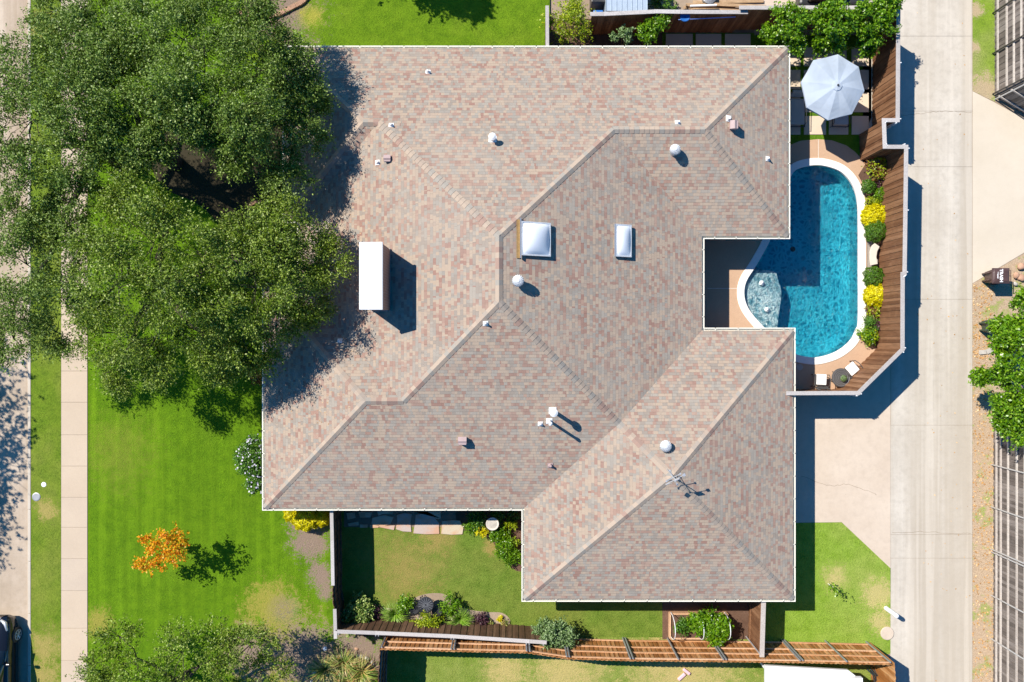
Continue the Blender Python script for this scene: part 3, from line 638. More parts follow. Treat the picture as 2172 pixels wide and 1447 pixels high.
# ridge and hip caps: overlapping bent shingles
def caps(A, B, w=.14, step=.2):
    A, B = Vector(A), Vector(B); L = (B - A).length; d = (B - A) / L; s = d.cross(Vector((0, 0, 1))).normalized(); up = s.cross(d); mb = MB(); n = max(1, int(L / step))
    def surf(p, off):
        q = p + s * off; z1 = rz_(q.x, q.y); return Vector((q.x, q.y, z1))
    for q in range(n):
        p0 = A + d * (q * L / n); p1 = A + d * ((q + 1) * L / n + .02); vv = []
        for (p, lift) in ((p0, .018), (p1, .004)):
            for off, ex in ((-w, 0), (0, .012), (w, 0)):
                v = surf(p, off); v.z += lift + ex + (0.0 if off else .004); vv.append(v)
        vv += [v - Vector((0, 0, .012 if i < 3 else .004)) for i, v in enumerate(list(vv))]
        mb.add(vv, [(0, 1, 4, 3), (1, 2, 5, 4), (0, 6, 7, 1), (1, 7, 8, 2), (3, 4, 10, 9), (4, 5, 11, 10), (0, 3, 9, 6), (2, 8, 11, 5)])
    o = mb.build('ridge_cap', M['cap'], roof); return o
for A, B in ((a, P1), (b, P1), (P1, P2), (P3, P2), (P3, P4), (P5, P3), (P6, P5), (m, P6), (n_, P6), (e, P7), (f, P7), (P7, P8), (P8, P4), (P9, P4), (P9, AP), (h, AP), (i_, AP), (j, AP)):
    caps(A, B)
# eave build-up: fascia, gutter with straps
nn = len(out0); fas = MB(); inner = inset(out0, .14); inn2 = inset(out0, .60); walls = MB()
for q in range(nn):
    A, B = inner[q], inner[(q + 1) % nn]; fas.seg(A, B, ZE - .16, ZE + .03, .03)
fas.build('fascia', M['white'], hx)
sof = MB(); v0 = [(*p, ZE - .15) for p in inner] + [(*p, ZE - .15) for p in inn2]; sof.add(v0, [(q, nn + q, nn + (q + 1) % nn, (q + 1) % nn) for q in range(nn)]); sof.build('soffit', M['soffit'], hx)
for q in range(nn): walls.seg(inn2[q], inn2[(q + 1) % nn], 0, ZE - .14, .2, .1 if True else 0)
walls.build('wall', M['brick'], hx)
for q in range(nn):
    A, B = Vector(out0[q]), Vector(out0[(q + 1) % nn]); dd = (B - A).normalized(); L = (B - A).length
    IA, IB = [Vector(inset(out0, .13)[z]) for z in (q, (q + 1) % nn)]; OA, OB = [Vector(inset(out0, -.015)[z]) for z in (q, (q + 1) % nn)]; MA, MB_ = [Vector(inset(out0, .022)[z]) for z in (q, (q + 1) % nn)]
    g_ = MB(); zt = ZE + .015
    vv = []
    for S, T in ((OA, OB), (MA, MB_)):
        vv += [(S.x, S.y, zt), (T.x, T.y, zt), (S.x, S.y, ZE - .11), (T.x, T.y, ZE - .11)]
    g_.add(vv, [(0, 1, 5, 4), (0, 2, 3, 1), (4, 5, 7, 6)])
    g_.add([(OA.x, OA.y, ZE - .11), (OB.x, OB.y, ZE - .11), (IB.x, IB.y, ZE - .11), (IA.x, IA.y, ZE - .11)], [(0, 1, 2, 3)])
    go = g_.build('gutter', M['gutter'], hx)
    bx = MB(); nstrap = int(L / .9)
    for s_ in range(nstrap):
        p = A + dd * (L * (s_ + .5) / nstrap); n2 = Vector((-dd.y, dd.x)); cc = p + n2 * .06
        st_ = MB().box((cc.x, cc.y, zt - .004), (.035, .15, .008), math.atan2(dd.y, dd.x)).build('gutter_strap', M['gutter'], go)
# windows, doors
def opening(kind, side_pt, dirx, wdt, ht, z0, label=None):
    x, y = side_pt; rot = 0 if dirx else math.pi / 2
    fr_ = MB()
    for (ox, oz, sx, sz) in ((0, ht / 2, wdt + .12, .07), (0, -ht / 2, wdt + .12, .07), (-wdt / 2, 0, .07, ht), (wdt / 2, 0, .07, ht), (0, 0, .04, ht)):
        cx = x + (ox if dirx else 0); cy = y + (0 if dirx else ox); fr_.box((cx, cy, z0 + ht / 2 + oz), (sx, .10, sz), rot)
    fo = fr_.build(kind, M['white'], hx); MB().box((x, y, z0 + ht / 2), (wdt, .05, ht), rot).build('pane' if kind == 'window' else 'door_panel', M['glass'] if kind == 'window' else M['soffit'], fo)
y1 = inn2[5][1] ; xE = inn2[8][0]; xW = inn2[4][0]; yN = inn2[0][1]
for x in (-8, -4, -1.5): opening('window', (x, y1), True, 1.3, 1.1, .8)
for y in (-5, -1.2): opening('window', (xW, y), False, 1.5, 1.2, .7)
for x in (3, 9.5): opening('window', (x, inn2[7][1]), True, 1.2, 1.0, .9)
for x in (-6, -2, 2, 6): opening('window', (x, yN), True, 1.2, 1.0, .9)
opening('garage_door', (xE, -4.6), False, 4.8, 1.95, .02); opening('window', (inn2[10][0], 2.45), False, 2.2, 1.6, .25); opening('window', (inn2[12][0], 8.4), False, 1.6, 1.2, .7)
opening('front_door', (inn2[2][0], 3.6), False, 1.0, 1.95, .05)

# roof items ------------------------------------------------------------
def on_roof(px, py, dz=0.0):
    z = 3.5
    for _ in range(12): p = P(px, py, z + dz); z = rz_(p.x, p.y)
    p = P(px, py, z + dz); return Vector((p.x, p.y, z))
def slope_tilt(x, y):
    e_ = .05; gx = (rz_(x + e_, y) - rz_(x - e_, y)) / (2 * e_); gy = (rz_(x, y + e_) - rz_(x, y - e_)) / (2 * e_)
    return Vector((-gx, -gy, 1)).normalized().to_track_quat('Z', 'Y').to_matrix()
# chimney
ch0 = P(793, 585, 6.3); cz = rz_(ch0.x, ch0.y); CT = 6.3
ca0, ca1 = P(762, 513.5, CT), P(811.5, 657, CT)
cx, cy = (ca0.x + ca1.x) / 2, (ca0.y + ca1.y) / 2; cw, cd = ca1.x - ca0.x, ca0.y - ca1.y
chim = MB().box((cx + .02, cy, (CT - .12 + cz - .6) / 2), (cw - .06, cd - .12, CT - .12 - cz + .6)).build('chimney', M['brick'], hx)
cc_ = MB(); cc_.box((cx, cy, CT - .05), (cw, cd, .14)); cc_.add([(cx - cw / 2 + .03, cy - cd / 2 + .03, CT + .021), (cx + cw / 2 - .03, cy - cd / 2 + .03, CT + .021), (cx + cw / 2 - .03, cy + cd / 2 - .03, CT + .021), (cx - cw / 2 + .03, cy + cd / 2 - .03, CT + .021), (cx, cy - cd * .2, CT + .06), (cx, cy + cd * .2, CT + .06)], [(0, 1, 4), (1, 2, 5, 4), (2, 3, 5), (3, 0, 4, 5)])
cc_.build('chimney_cap', M['capmetal'], chim, bevel=.006)
fl = MB(); fl.box((cx + cw / 2 - .02, cy, rz_(cx + cw / 2, cy) + .05), (.035, cd - .05, .14)); fl.box((cx, cy - cd / 2 + .04, cz), (cw - .06, .035, .14), 0, Matrix.Rotation(-math.atan(.5), 3, 'Y')); fl.build('flashing', M['steel'], chim)
# skylights: curb, frame and bulging dome
def skylight(x0, y0, x1, y1, hh, bulge, label, rust=False):
    c0 = on_roof((x0 + x1) / 2, (y0 + y1) / 2, .12); zt = c0.z + hh; A, B = P(x0, y0, zt), P(x1, y1, zt); W, D = B.x - A.x, A.y - B.y; X, Y = (A.x + B.x) / 2, (A.y + B.y) / 2
    def lean(mb):
        for v in mb.v: v.z -= .47 * (v.x - X)
        return mb
    cb = lean(MB().box((X, Y, zt - .14), (W - .06, D - .06, .25))).build('skylight', M['steel'], hx); cb['label'] = label
    fr_ = MB()
    for sx, sy, w_, d_ in ((0, 1, W, .05), (0, -1, W, .05), (1, 0, .05, D - .10), (-1, 0, .05, D - .10)): fr_.box((X + sx * (W / 2 - .025), Y + sy * (D / 2 - .025), zt - .01), (w_, d_, .06), 0)
    lean(fr_).build('skylight_frame', M['turb'], cb)
    dm = MB(); N = 16; vv = []
    for iy in range(N + 1):
        for ix in range(N + 1):
            u, v = ix / N * 2 - 1, iy / N * 2 - 1; z = bulge * (1 - u * u) ** .75 * (1 - v * v) ** .75; vv.append((X + u * (W / 2 - .045), Y + v * (D / 2 - .045), zt + z))
    dm.add(vv, [(iy * (N + 1) + ix, iy * (N + 1) + ix + 1, (iy + 1) * (N + 1) + ix + 1, (iy + 1) * (N + 1) + ix) for iy in range(N) for ix in range(N)]); lean(dm).build('skylight_dome', M['dome'], cb, smooth=True)
    xs = X - W / 2 - .03; lean(MB().box((xs, Y, zt - .02), (.045, D + (.22 if rust else .0), .09))).build('skylight_flashing', M['galv'], cb)
    if rust: lean(MB().box((xs - .09, Y - .03, zt - .09), (.13, D + .16, .02))).build('rusty_flashing', M['rust'], cb)
skylight(1106, 471, 1169, 543, .14, .26, 'large square domed skylight with rusty flashing', True)
skylight(1305, 476, 1341, 545, .14, .16, 'narrow domed skylight')
# turbine vents
def turbine(px, py, s=1.0, tall=.32):
    b_ = on_roof(px, py, tall); T = slope_tilt(b_.x, b_.y)
    base = MB(); base.lathe(b_, [(.16 * s, -.1), (.15 * s, tall * .62), (.17 * s, tall * .66)], 18); bo = base.build('turbine_vent', M['galv'], hx)
    hd = MB(); N = 18; z0 = b_.z + tall * .62
    for k_ in range(N):
        a0 = k_ * 2 * math.pi / N
        pts = []
        for t in range(7):
            ph = math.pi * (t / 6 * .92 + .0); rr = .235 * s * math.sin(max(ph, .25)) ** .8 if t else .05; zt_ = z0 + .30 * s * (1 + math.cos(ph)) / 2
            aa = a0 + t * .10
            for off, rsc in ((-.04, 1.0), (.24, .88)): pts.append((b_.x + rr * rsc * math.cos(aa + off), b_.y + rr * rsc * math.sin(aa + off), zt_))
        hd.add(pts, [(2 * t, 2 * t + 1, 2 * t + 3, 2 * t + 2) for t in range(6)])
    hd.lathe((b_.x, b_.y, z0), [(.075 * s, .29 * s), (.06 * s, .315 * s), (.01, .32 * s)], 12); hd.build('turbine_head', M['turb'], bo)
turbine(1099, 596); turbine(1432, 318); turbine(1411, 946, 1.05, .16)
# plumbing and flue pipes
def pipe(px, py, hgt, r, cap=None, mat='white', boot=True):
    b_ = on_roof(px, py); T = slope_tilt(b_.x, b_.y); mb = MB(); mb.tube([b_ - Vector((0, 0, .05)), b_ + Vector((0, 0, hgt))], r, 12)
    o = mb.build('vent_pipe', M[mat], hx, smooth=False)
    if boot: bm_ = MB(); bm_.box(b_ + T @ Vector((0, 0, .012)), (r * 2 + .13, r * 2 + .13, .02), 0, T); bm_.lathe(b_, [(r + .06, -.02), (r + .03, .07), (r + .005, .12)], 12); bm_.build('vent_boot', M['white'] if mat == 'white' else M['pink_metal'], o)
    if cap: MB().lathe(b_ + Vector((0, 0, hgt)), [(cap * .8, -.06), (cap, -.02), (cap, .05), (cap * .5, .10), (.01, .12)], 16).build('vent_cap', M['white'], o)
for a_, b_, h_ in ((908, 153, .22), (830, 266, .22), (801, 345, .18), (1437, 260, .18), (1628, 337, .18), (1030, 686, .2), (721, 723, .2), (1146, 899, .16)): pipe(a_, b_, h_, .035)
pipe(1167, 987, .22, .05, mat='pink_metal'); pipe(1545, 252, .2, .06)
pipe(1045, 296, .42, .09, .15); pipe(1172, 871, .95, .085, .16); pipe(1165, 893, 1.15, .06, .075)
# box vents
for (a_, b_, tint) in ((1556, 266, 0), (981, 935, 1), (821, 336, 2)):
    q = on_roof(a_, b_, .15); T = slope_tilt(q.x, q.y); s_ = .15 if tint < 2 else .12
    mb = MB(); mb.box(q + Vector((0, 0, .10)), (s_ * 2, s_ * 2, .34 if tint < 2 else .12)); ro = mb.build('box_vent', M['pink_metal'], hx)
    top = MB(); z = q.z + (.27 if tint < 2 else .16)
    if tint == 0: top.add([(q.x - s_ - .02, q.y - s_ - .02, z), (q.x + .0, q.y - s_ - .02, z + .07), (q.x + 0, q.y + s_ + .02, z + .07), (q.x - s_ - .02, q.y + s_ + .02, z), (q.x + s_ + .02, q.y - s_ - .02, z - .04), (q.x + s_ + .02, q.y + s_ + .02, z - .04)], [(0, 1, 2, 3), (1, 4, 5, 2)])
    else: top.add([(q.x - s_ - .02, q.y - s_ - .02, z - .05), (q.x + s_ + .02, q.y - s_ - .02, z - .05), (q.x + s_ + .02, q.y + .0, z + .05), (q.x - s_ - .02, q.y + .0, z + .05), (q.x + s_ + .02, q.y + s_ + .02, z), (q.x - s_ - .02, q.y + s_ + .02, z)], [(0, 1, 2, 3), (3, 2, 4, 5)])
    top.build('vent_hood', M['pink_metal'], ro)
# weathervane at the apex
q = on_roof(1440, 1012); q = Vector((6.15, -5.2, AP[2] + .02)); wv = MB(); wv.tube([q, q + Vector((0, 0, 1.0))], .018, 6); ww = wv.build('weathervane', M['galv'], hx)
wd = MB(); t_ = q + Vector((0, 0, .95))
for ang in range(4):
    dv = Vector((math.cos(ang * 1.57 + .5), math.sin(ang * 1.57 + .5), 0)); z = q + Vector((0, 0, .55)); wd.tube([z, z + dv * .28], .012, 5); wd.box(z + dv * .3, (.06, .06, .02), ang * 1.57 + .5)
wd.tube([t_ - Vector((.35, .18, 0)), t_ + Vector((.35, .18, 0))], .012, 5); wd.box(t_ + Vector((-.30, -.155, .02)), (.18, .02, .16), .47); wd.box(t_ + Vector((.02, 0.0, .08)), (.22, .03, .16), .47); wd.box(t_ + Vector((.32, .165, 0)), (.10, .10, .03), .47)
for k_ in range(3):
    dv = Vector((math.cos(k_ * 2.09), math.sin(k_ * 2.09), 0)); wd.tube([q + Vector((0, 0, .4)), q + dv * .25 + Vector((0, 0, -.1))], .012, 5)
wd.build('vane_arms', M['galv'], ww)

# ------------------------------------------------------------------ fences
def fence(name, label, tops, h, board, capm=None, rails=0, railm=None, post=2.0, pside=1, pmat=None, bt=.022, bw=.14, z0=0.0, group=None, post_r=.032, capw=.17, cat='fence', rail_z=None, rail_side=None, toplean=0):
    W = [P(px, py, h) for px, py in tops]; c = W[0]; root = thing(name, label, cat, (c.x, c.y, 0), group=group)
    bd = MB(); cp = MB(); rl = MB()
    for si, (A, B) in enumerate(zip(W[:-1], W[1:])):
        d = (B - A); d.z = 0; L = d.length; d.normalize(); nb = max(1, round(L / bw)); nrm = Vector((-d.y, d.x, 0))
        for i in range(nb):
            p0 = A + d * (L * i / nb - .004); p1 = A + d * (L * (i + 1) / nb + .004); jz = random.uniform(-.012, .012) if capm is None else 0
            bd.seg(p0, p1, z0 + .02, h - (.045 if capm else 0) + jz, bt, random.uniform(-.002, .002) + (.010 if i % 2 else -.010))
        if capm: cp.seg(A - d * capw * .45, B + d * capw * .45, h - .04 + .004 * (si % 3), h + .004 * (si % 3), capw)
        rs = rail_side if rail_side is not None else pside
        for rz in (rail_z or [.35 + (h - .6) * k_ / max(1, rails - 1) for k_ in range(rails)]) if rails else []:
            rl.seg(A + d * .02, B - d * .02, rz - .045, rz + .045, .045, rs * .046)
        if post:
            npst = max(1, int(L / post)); 
            for i in range(npst + 1):
                p = A + d * (.06 + (L - .12) * i / npst) + nrm * pside * (.10 if rails else .115); MB().tube([(p.x, p.y, -.05), (p.x, p.y, h - .03), (p.x, p.y, h + .02)], [post_r, post_r, post_r * .6], 8).build('post', pmat or M['steel'], root)
    bd.build('board_panel', board, root)
    if capm: cp.build('cap_board', capm, root, bevel=.006)
    if rails: rl.build('rail', railm, root)
    return root
fence('fence', 'tall brown board fence with pale cap between the pool and the alley', [(1906, 11), (1904.5, 255), (1875, 255), (1877, 311.5), (1922.5, 311.5), (1919, 580), (1915, 581), (1914.7, 741), (1820.7, 833.7), (1660, 834.4)], 2.41, M['fence_br'], M['capwood'], pside=1, post=2.2, pmat=M['pvc'])
fence('fence', 'brown board fence with pale cap along the north side yard', [(1572, 16), (1700, 16), (1826, 16.2), (1902, 12)], 2.41, M['fence_br'], M['capwood'], post=0)
fence('fence', 'brown board fence run behind the blue skimmer net, north side', [(1256, 29.7), (1285, 29.4), (1392, 24.3), (1439, 25), (1583, 25.5)], 2.25, M['fence_br'], M['capwood'], post=0)
fence('fence', 'short pale topped fence between north lawn and side yard', [(1160.7, 15), (1161.2, 118)], 2.0, M['fence_dk'], M['capwood'], post=0, capw=.15)
fence('fence', 'dark fence with pale cap on the west of the back garden', [(703, 1080), (704.5, 1150), (706, 1239)], 1.87, M['fence_dk'], M['capwood'], rails=3, railm=M['fence_dk'], pside=1, post=0, capw=.15)
fence('fence_gate', 'dark uncapped gate section in the west fence of the back garden', [(706, 1236), (705, 1262), (706.5, 1280), (710, 1298)], 1.85, M['fence_dk'], None, rails=3, railm=M['fence_dk'], pside=1, post=0, cat='gate')
fence('fence', 'dark fence corner with pale cap by the curved flower bed', [(710, 1295.5), (711.3, 1342), (711.6, 1352)], 1.87, M['fence_dk'], M['capwood'], post=0, capw=.15)
fence('fence', 'brown fence with pale cap behind the flower bed, south of the back garden', [(715, 1340), (800, 1343), (960, 1350), (1120, 1360.5), (1156, 1363)], 1.87, M['fence_dk'], M['capwood'], pside=-1, post=1.72, capw=.16, pmat=M['galv'])
fence('fence', 'orange cedar fence with three rails along the south boundary', [(806, 1378), (960, 1382), (1120, 1385.5), (1204.5, 1398), (1340, 1402), (1537.6, 1404), (1700, 1406), (1892, 1410.5)], 2.35, M['cedar'], None, rails=3, railm=M['cedar_rail'], rail_z=[.18, .95, 1.55, 2.2], pside=1, post=1.85, pmat=M['steel'], bw=.10, post_r=.04)
fence('fence', 'orange cedar fence going south beside the alley', [(1897, 1406), (1899.5, 1447), (1904, 1620)], 2.35, M['cedar'], None, rails=0, post=0, bw=.12)
fence('fence', 'black weathered fence going south beside the agapanthus bed', [(806, 1376), (802, 1447), (799, 1640)], 2.3, M['fence_dk'], None, rails=3, railm=M['fence_gr'], pside=1, post=0)
fence('fence', 'short brown fence with grey cap between raised planter and east lawn', [(1620, 1272), (1616.5, 1390)], 2.0, M['fence_br'], M['rail_gr'], rails=2, railm=M['fence_br'], pside=-1, post=1.7, capw=.2, pmat=M['galv'], rail_side=-1)
fence('fence', 'long grey board fence with steel posts along the east verge', [(2181, 905), (2181, 1200), (2180, 1700)], 2.43, M['fence_gr'], M['rail_gr'], rails=4, railm=M['rail_gr'], rail_z=[.30, .62, 1.14, 1.74, 2.27], pside=-1, post=1.77, capw=.12, bw=.14, pmat=M['galv'])
nf = fence('fence', 'grey board fence with pale rails north of the light driveway', [(2184, 165), (2184, -300), (2184, -900)], 2.43, M['fence_gr'], None, rails=4, railm=M['rail_gr'], rail_z=[.30, .95, 1.45, 1.95], pside=1, post=1.75, bw=.14, pmat=M['blackmetal'])
fence('fence', 'grey driveway gate facing the light driveway with diagonal braces', [(2184, 168), (2265, 216), (2420, 306)], 2.43, M['fence_gr'], None, rails=3, railm=M['rail_gr'], rail_z=[.30, 1.2, 2.1], pside=-1, post=1.2, pmat=M['galv'])

# ------------------------------------------------------------------ trees
OG = 'live oaks in the front garden'
tree('oak_tree', 'large dark green live oak north of the dark gap, overhanging the roof corner', P(372, 345, 0),
     [(560, 70, 5.5, 1.25), (620, 150, 4.7, 1.0), (598, 225, 5.0, 1.15), (640, 285, 4.4, .85), (580, 300, 4.9, .9), (612, 375, 4.5, .95), (540, 140, 6, 1.2), (465, 55, 6.2, 1.35), (430, 150, 7, 1.45), (510, 225, 6.5, 1.15), (385, 80, 6.8, 1.35),
      (350, 180, 7, 1.25), (310, 60, 6.3, 1.3), (525, 285, 5.8, .8), (425, 235, 6.6, .9), (600, 100, 5, .9), (250, 120, 6.2, 1.0), (520, 10, 5.5, 1.1), (400, -20, 6, 1.3), (660, 210, 4.4, .7), (345, 268, 6, .5), (440, 292, 5.6, .5), (505, 335, 5.2, .6), (325, 325, 5.8, .55), (395, 262, 6.2, .6)],
     M['oak'], .30, 2.4, leaf=.088, group=OG, dens=1.35, nsub=17, subr=.245, L=.46)
tree('oak_tree', 'spreading live oak over the street and pavement, west of the others', P(262, 352, 0),
     [(70, 150, 6, 1.3), (130, 110, 6, 1.15), (215, 50, 5.6, 1.1), (60, 250, 6.8, 1.4), (155, 215, 6.6, 1.1), (50, 355, 6.8, 1.4), (150, 320, 6.6, 1.15), (225, 285, 6, .95), (30, 460, 6.3, 1.3), (230, 365, 6, 1.0), (150, 420, 5.8, .9), (115, 20, 5, .9), (10, 180, 6, 1.2),
      (50, 560, 6, 1.25), (45, 650, 5, 1.05), (115, 705, 4, .85), (25, 720, 4.2, .8), (135, 610, 5.5, .85), (-10, 300, 6, 1.4), (205, 120, 6.2, 1.0), (195, 175, 6.2, .9), (275, 130, 6.4, .9), (235, 210, 6.4, .9), (160, 60, 5.6, 1.0), (90, 480, 6, .8), (170, 500, 6, .85), (280, 320, 5.6, .8), (300, 250, 6, .8)],
     M['oak'], .26, 2.4, leaf=.088, group=OG, dens=1.3, nsub=17, subr=.245, L=.46)
tree('oak_tree', 'sunlit live oak south of the dark gap, hiding the entrance', P(385, 610, 0),
     [(280, 440, 6.4, 1.2), (345, 455, 6, .7), (220, 510, 6.8, 1.2), (320, 515, 7.2, 1.4), (245, 610, 7, 1.35), (350, 615, 7.4, 1.4), (430, 545, 7, 1.15), (515, 492, 5.6, .75), (595, 490, 5.2, 1.1), (650, 520, 4.7, .95), (690, 565, 4.4, .8), (625, 600, 5.3, 1.15),
      (540, 610, 6.2, 1.15), (585, 690, 4.8, 1.0), (505, 695, 5.6, 1.05), (425, 705, 6, 1.15), (330, 710, 6, 1.15), (240, 705, 5.2, 1.1), (255, 785, 3.8, .85), (330, 770, 4.6, .8), (475, 765, 4.4, .75), (545, 745, 4.3, .75), (660, 655, 4.3, .7), (460, 640, 6.5, .9), (195, 655, 5.4, .8), (500, 560, 6.4, .9), (570, 540, 5.6, .9)],
     M['oak2'], .30, 2.4, leaf=.088, group=OG, dens=1.3, nsub=17, subr=.245, L=.46)
tree('oak_tree', 'low young oak cut by the bottom edge beside the dry lawn', P(400, 1425, 0),
     [(250, 1352, 3.0, .85), (195, 1420, 2.8, .8), (290, 1415, 3.4, .9), (385, 1385, 3.4, 1.0), (465, 1372, 3.3, .95), (535, 1365, 3.0, .75), (555, 1425, 2.8, .8), (450, 1445, 3.5, 1.0), (360, 1450, 3.6, .9), (230, 1480, 3, .9), (500, 1490, 3, .9)],
     M['oak2'], .12, 1.3, leaf=.09, group=None, dens=.9, nsub=11, subr=.30)
# trees just outside the frame that throw their shade into it
tree('street_tree', 'tree across the street whose shade falls on the road', (-29.6, -3.0, 0), [(-28.9, -.7, 6.0, 1.7), (-28.6, 1.6, 5.6, 1.5), (-27.9, -2.6, 6, 1.8), (-30.4, -3.6, 6.4, 1.7), (-28.6, -5.3, 5.6, 1.5)], M['oak'], .25, 2.6, world=True, leaf=.16, nsub=12, ntwig=20)
tree('pine_tree', 'pine north of the lawn whose pointed shade falls on the grass', (-6.8, 18.6, 0), [(-6.8, 18.6, 3.2, 1.5), (-6.8, 18.6, 4.3, 1.25), (-6.8, 18.6, 5.4, .9), (-6.6, 18.3, 6.3, .55), (-5.6, 18.0, 3.2, .9), (-7.9, 18.1, 3.0, .9)], M['oak'], .16, 2.0, world=True, leaf=.16, nsub=16, ntwig=20)
# autumn sapling
tree('autumn_tree', 'small orange autumn tree standing alone on the front lawn', P(392, 1150, 0), [(330, 1180, 1.9, .52), (365, 1160, 2.3, .55), (355, 1142, 2.1, .42), (320, 1150, 1.8, .38), (312, 1190, 1.7, .30), (352, 1190, 1.8, .35), (375, 1180, 1.9, .3), (378, 1145, 1.9, .28)], M['orange'], .035, 1.1, leaf=.095, nsub=8, ntwig=7, nleaf=7, L=.2, branches=False, aspect=.75)
# bright leafy trees at the north east corner
for lab, base, cl in (('bright green tree beside the roof corner, left of the north east three', (1690, 60), [(1678, 50, 2.6, .52), (1658, 68, 2.1, .34), (1684, 84, 2.2, .40), (1630, 68, 1.9, .22), (1700, 38, 2.6, .36), (1662, 28, 2.7, .36), (1690, 98, 2.2, .26), (1640, 80, 1.9, .18)]),
                      ('bright green tree above the umbrella, middle of the north east three', (1768, 62), [(1762, 48, 2.7, .52), (1782, 68, 2.5, .44), (1742, 78, 2.3, .38), (1772, 92, 2.1, .34), (1742, 35, 2.7, .34), (1788, 36, 2.8, .34), (1744, 102, 2, .25), (1765, 22, 2.8, .28)]),
                      ('bright green tree against the alley fence, right of the north east three', (1845, 62), [(1852, 38, 2.8, .5), (1874, 22, 2.8, .45), (1828, 56, 2.6, .38), (1850, 78, 2.3, .38), (1838, 105, 1.9, .26), (1872, 55, 2.6, .32), (1838, 20, 2.9, .34), (1888, 10, 2.8, .3)])):
    tree('garden_tree', lab, P(base[0], base[1], 0), cl, M['bright'], .06, 1.1, leaf=.12, nsub=9, ntwig=11, nleaf=8, L=.22, subr=.36, group='bright green trees in the north east corner', aspect=.6)
tree('magnolia_tree', 'glossy bright green tree overhanging the grey fence east of the alley', P(2155, 800, 0), [(2150, 695, 3.0, .50), (2170, 640, 3.0, .36), (2118, 690, 2.6, .24), (2170, 720, 3.2, .7), (2125, 730, 2.8, .42), (2150, 780, 3.2, .65), (2125, 800, 2.8, .42), (2160, 850, 3.2, .7), (2125, 860, 2.8, .45), (2165, 910, 3, .6), (2135, 905, 2.6, .42), (2080, 797, 2.3, .24), (2200, 780, 3.2, .9), (2190, 880, 3, .8), (2200, 680, 3, .6)], M['bright'], .09, 1.2, leaf=.13, nsub=14, ntwig=15, nleaf=8, L=.24, aspect=.6)

# ------------------------------------------------------------------ shrubs and plants
shrub('yellow green bush in the corner of the north side yard', 1210, 40, 1.5, .92, M['yelgreen'], 5200, .085, rz=.65)
shrub('small grey green seedling bush between two larger ones, north side', 1328, 72, 1.7, .30, M['greygreen'], 420, .10, extra=[(1303, 78, 1.5, .18), (1332, 84, 1.5, .18)])
shrub('loose bright green bush leaning on the north fence', 1378, 62, 1.8, .44, M['bright'], 1500, .10, extra=[(1402, 44, 2.0, .34), (1366, 76, 1.6, .30)])
shrub('leafy potted bush beyond the north fence', 1410, 6, .7, .55, M['midgreen'], 1500, .09)
shrub('reddish flowering grass clump at the top of the poolside bed', 1862, 358, .45, .50, M['bronze'], 1100, .09, flowers=(M['yelgreen'], 240, .08))
shrub('dark purple plant low in the poolside bed under the flowering grass', 1861, 388, .2, .32, M['purple'], 700, .09)
shrub('mid green poolside bush left of the purple plant', 1842, 396, .3, .33, M['midgreen'], 1300, .07, round_=True)
shrub('green poolside bush above the lime leaved pair', 1868, 412, .28, .32, M['bright'], 1200, .06, round_=True)
shrub('lime leaved poolside plant touching the pool coping', 1848, 430, .25, .28, M['yelgreen'], 700, .07)
shrub('small lime plant by the fence boards beside the lime leaved one', 1876, 431, .25, .2, M['yelgreen'], 420, .07)
shrub('bright yellow bush in the upper half of the poolside bed', 1855, 459, .38, .55, M['yellow'], 4200, .085, rz=.32, round_=True, extra=[(1872, 456, .38, .4), (1840, 462, .34, .3)])
shrub('clipped dark green ball above the curved bench', 1857, 491, .42, .50, M['box'], 5200, .055, rz=.42, round_=True)
shrub('clipped green ball below the curved bench', 1853, 587, .38, .46, M['box'], 4800, .055, rz=.4, round_=True)
shrub('bright yellow bush in the lower half of the poolside bed', 1860, 626, .38, .55, M['yellow'], 4400, .085, rz=.32, round_=True, extra=[(1875, 622, .38, .38), (1845, 630, .34, .3)])
shrub('bronze and lime plant under the lower yellow bush', 1852, 658, .22, .36, M['bronze'], 800, .08, flowers=(M['yelgreen'], 120, .08))
shrub('green bush low in the poolside bed beside the coping', 1846, 684, .28, .34, M['midgreen'], 1400, .065)
shrub('bright bush by the boards in the lower poolside bed', 1872, 676, .25, .25, M['bright'], 700, .07)
shrub('spiky purple plant near the foot of the poolside bed', 1864, 692, .22, .24, M['purple'], 420, .10)
shrub('lime tipped bush ending the poolside bed', 1843, 712, .28, .40, M['bright'], 1500, .075, flowers=(M['yelgreen'], 90, .08))
shrub('small green plant by the end stone of the poolside bed', 1873, 717, .2, .16, M['midgreen'], 300, .07)
shrub('yellow bush under the south eave beside the garden fence', 650, 1097, .5, .62, M['yellow'], 4200, .09, rz=.42, round_=True, extra=[(620, 1090, .45, .38), (682, 1098, .45, .42)])
shrub('rose of sharon bush with lilac flowers at the west wall', 532, 985, .8, .62, M['midgreen'], 3600, .09, rz=.7, flowers=(M['flower'], 42, .085), extra=[(543, 945, .7, .5), (545, 1025, .7, .5), (520, 965, .6, .4), (550, 985, 1.0, .55)])
shrub('reddish brown shrub at the wall under the southern oak', 545, 800, .5, .4, M['bronze'], 900, .08, extra=[(553, 780, .5, .4)])
shrub('bright bedding plants inside the brick edging', 562, 450, .3, .5, M['bright'], 1400, .10, flowers=(M['bright'], 60, .09), extra=[(595, 455, .3, .35)])
shrub('variegated bush in the south west garden corner', 757, 1306, .6, .58, M['varieg'], 3000, .09, extra=[(740, 1322, .4, .4), (775, 1295, .45, .42), (765, 1275, .35, .38)])
shrub('dark purple plant beside the variegated bush', 797, 1300, .25, .33, M['purple'], 800, .08)
shrub('light green bush left of the black chairs', 862, 1280, .5, .42, M['bright'], 1300, .08, extra=[(855, 1290, .3, .3)])
